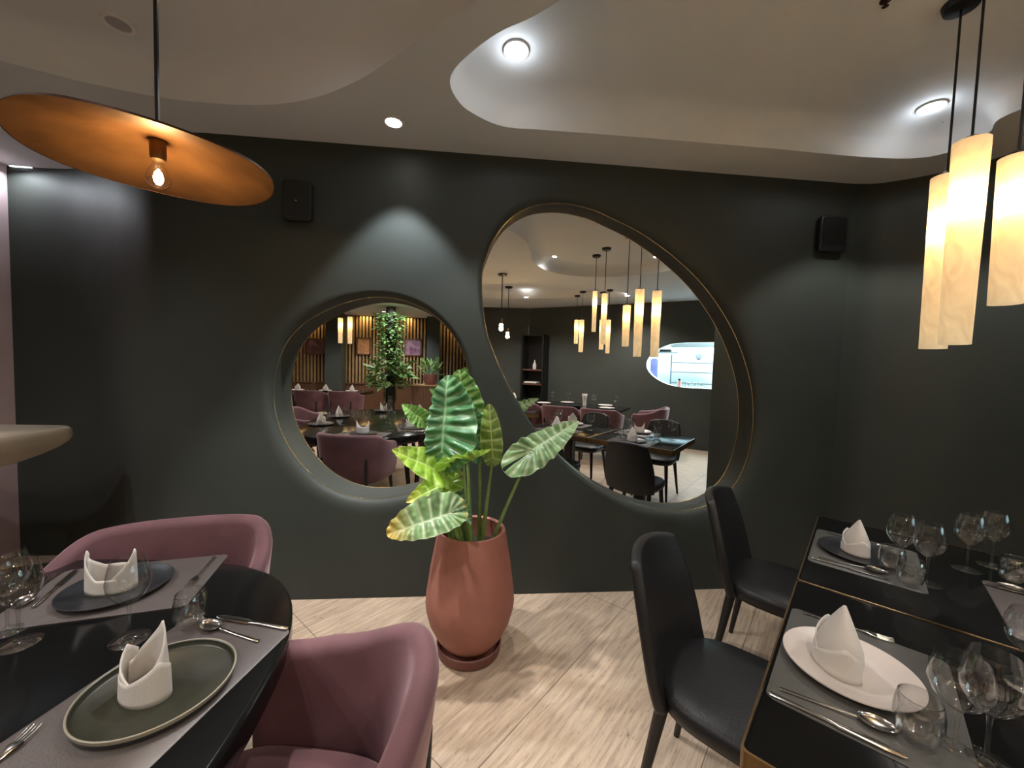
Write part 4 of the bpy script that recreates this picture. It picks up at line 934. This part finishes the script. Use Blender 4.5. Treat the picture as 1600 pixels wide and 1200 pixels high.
for k in range(3): glass('tumbler', bw(s_b+.16+.11*k, kz0+.004, .09), 'glass standing on the kitchen pass ledge', 1, 'glasses on the kitchen pass ledge')

# ================================================================== FAR SIDE (seen in the small mirror)
SPL = (Vector((0, ys+.08, 0)), Vector((0, 1, 0)))
for u, v, w_, h_, cols, lb in [(568, 541, .36, .46, ((.50, .26, .12), (.62, .40, .22), (.40, .18, .08)), 'orange framed picture left of the climbing plant in the small mirror'), (645, 543, .46, .46, ((.10, .05, .10), (.42, .30, .40), (.22, .12, .2)), 'purple framed picture right of the climbing plant in the small mirror'), (492, 541, .50, .42, ((.06, .03, .04), (.22, .13, .13), (.1, .05, .06)), 'dim framed picture at the left rim of the small mirror')]:
    P = at(u, v, m='S', plane=SPL); t = thing('framed_picture', lb, 'picture', (P.x, ys+.075, P.z))
    bm = bmesh.new(); 
    for s in (-1, 1): box(bm, (s*w_/2, 0, 0), (.035, .03, h_+.035)); box(bm, (0, 0, s*h_/2), (w_+.035, .03, .035))
    link('frame', bm, M['wood'], t, smooth=False)
    bm = bmesh.new(); box(bm, (0, .0, 0), (w_, .012, h_)); link('print', bm, picture_mat('print', *cols, 7), t, smooth=False)
# climbing plant column
P = at(610, 560, t=9.2, m='S'); cpx, cpy = P.x, P.y
t = thing('climbing_plant', 'tall leafy climbing plant on a pole in the small mirror', 'plant', (cpx, cpy, 0))
bm = bmesh.new(); rnd = random.Random(3)
def leaflet(bm, p, d, n, L, W):
    d = d.normalized(); s = d.cross(n).normalized(); n = s.cross(d)
    ps = [p, p+d*L*.35+s*W*.5+n*L*.04, p+d*L, p+d*L*.35-s*W*.5+n*L*.04]; mid = p+d*L*.45-n*L*.06
    v = [bm.verts.new(x) for x in ps]; c_ = bm.verts.new(mid)
    for a_i, b_i in ((0, 1), (1, 2), (2, 3), (3, 0)): bm.faces.new((v[a_i], v[b_i], c_))
for k in range(1500):
    z_ = rnd.uniform(.85, 2.56); a = rnd.uniform(0, 2*PI); big = z_ < 1.45
    r0 = rnd.uniform(.12, .30)*(1.15 if z_ > 2.2 else (1.3 if big else .9)); 
    if big and rnd.random() < .6: continue
    L_ = rnd.uniform(.18, .34) if big else rnd.uniform(.07, .14)
    d = Vector((math.cos(a), math.sin(a), rnd.uniform(-.7, .5))); leaflet(bm, Vector((r0*math.cos(a), r0*math.sin(a), z_)), d, Vector((rnd.uniform(-.5, .5), rnd.uniform(-.5, .5), 1)), L_, L_*.6)
link('foliage', bm, M['foliage'], t, smooth=False, recalc=False)
bm = bmesh.new(); tube(bm, [(0, 0, .2), (.02, 0, 1.4), (0, 0, CEIL-.02)], .11, 12); link('pole', bm, M['slat_dark'], t)
bm = bmesh.new(); lathe(bm, [(0, .5), (.14, .5), (.15, .7), (.13, .95), (.11, 1.0)], 20); link('vase', bm, M['glass_vase'], t)
lamp('SPOT', (cpx+.3, cpy+.9, CEIL-.03), 60, COOL, .04, 80, .6, (cpx, cpy, 1.9), name='ceiling_spot')
# planter sideboard with potted plant
P = at(680, 605, t=9.6, m='S'); sx, sy = P.x-.55, P.y
t = thing('sideboard', 'low brown slatted sideboard behind the plants in the small mirror', 'cabinet', (sx+.48, sy, 0))
bm = bmesh.new(); box(bm, (0, 0, .45), (.96, .35, .86)); [box(bm, (-.45+.06*k, .18, .45), (.03, .03, .84)) for k in range(16)]; link('body', bm, M['wood'], t, smooth=False)
bm = bmesh.new(); box(bm, (0, 0, .90), (1.0, .40, .03)); link('top', bm, M['gold_slat'], t, smooth=False)
t = thing('potted_plant', 'small leafy plant in a red-brown pot on the sideboard in the small mirror', 'plant', (sx+.42, sy, .915))
bm = bmesh.new(); lathe(bm, [(0, 0), (.12, 0), (.17, .12), (.16, .26), (.145, .26), (.14, .1), (0, .1)], 24); link('pot', bm, M['terracotta_dark'], t)
bm = bmesh.new()
for k in range(26):
    a = rnd.uniform(0, 2*PI); el = rnd.uniform(.3, 1.4); d = Vector((math.cos(a)*math.cos(el), math.sin(a)*math.cos(el), math.sin(el))); L_ = rnd.uniform(.3, .6)
    tube(bm, [(0, 0, .15), d*L_*.6+Vector((0, 0, .15))], .006, 5); leaflet(bm, d*L_*.6+Vector((0, 0, .15)), d+Vector((0, 0, -.3)), Vector((0, 0, 1)) if el < 1 else Vector((0, 1, 0)), .24, .10)
link('foliage', bm, M['foliage'], t, smooth=False, recalc=False)
lamp('SPOT', (sx+.42, sy+.8, CEIL-.03), 30, COOL, .04, 70, .6, (sx+.42, sy, 1.2), name='ceiling_spot')
# far dining table with rose chairs
P = at(545, 597, t=8.9, m='S'); tx, ty = P.x-.45, P.y
long_table((tx, ty), math.radians(8), 1.8, .8, 'long brass-edged table far back in the small mirror')
for k in range(3):
    rose_chair((tx-.75+.68*k, ty+.62, 0), math.radians(180+8), ['rose tub chair far back in the small mirror, the leftmost one', 'rose tub chair far back in the small mirror, the middle one', 'rose tub chair far back in the small mirror, the right one'][k])
for k, dx in enumerate((-.62, -.02, .55)):
    plate('white', (tx+dx, ty+.1, ZT+.0004), 'plate on the far table in the small mirror', 'plates on the far back table')
    napkin('hat', (tx+dx, ty+.1, ZT+.007), .3*k, 'white napkin on the far table in the small mirror', 1.1, 'napkins on the far back table')
    glass('goblet', (tx+dx+.28, ty, gz), 'wine glass on the far table in the small mirror', 1, 'wine glasses on the far back table')
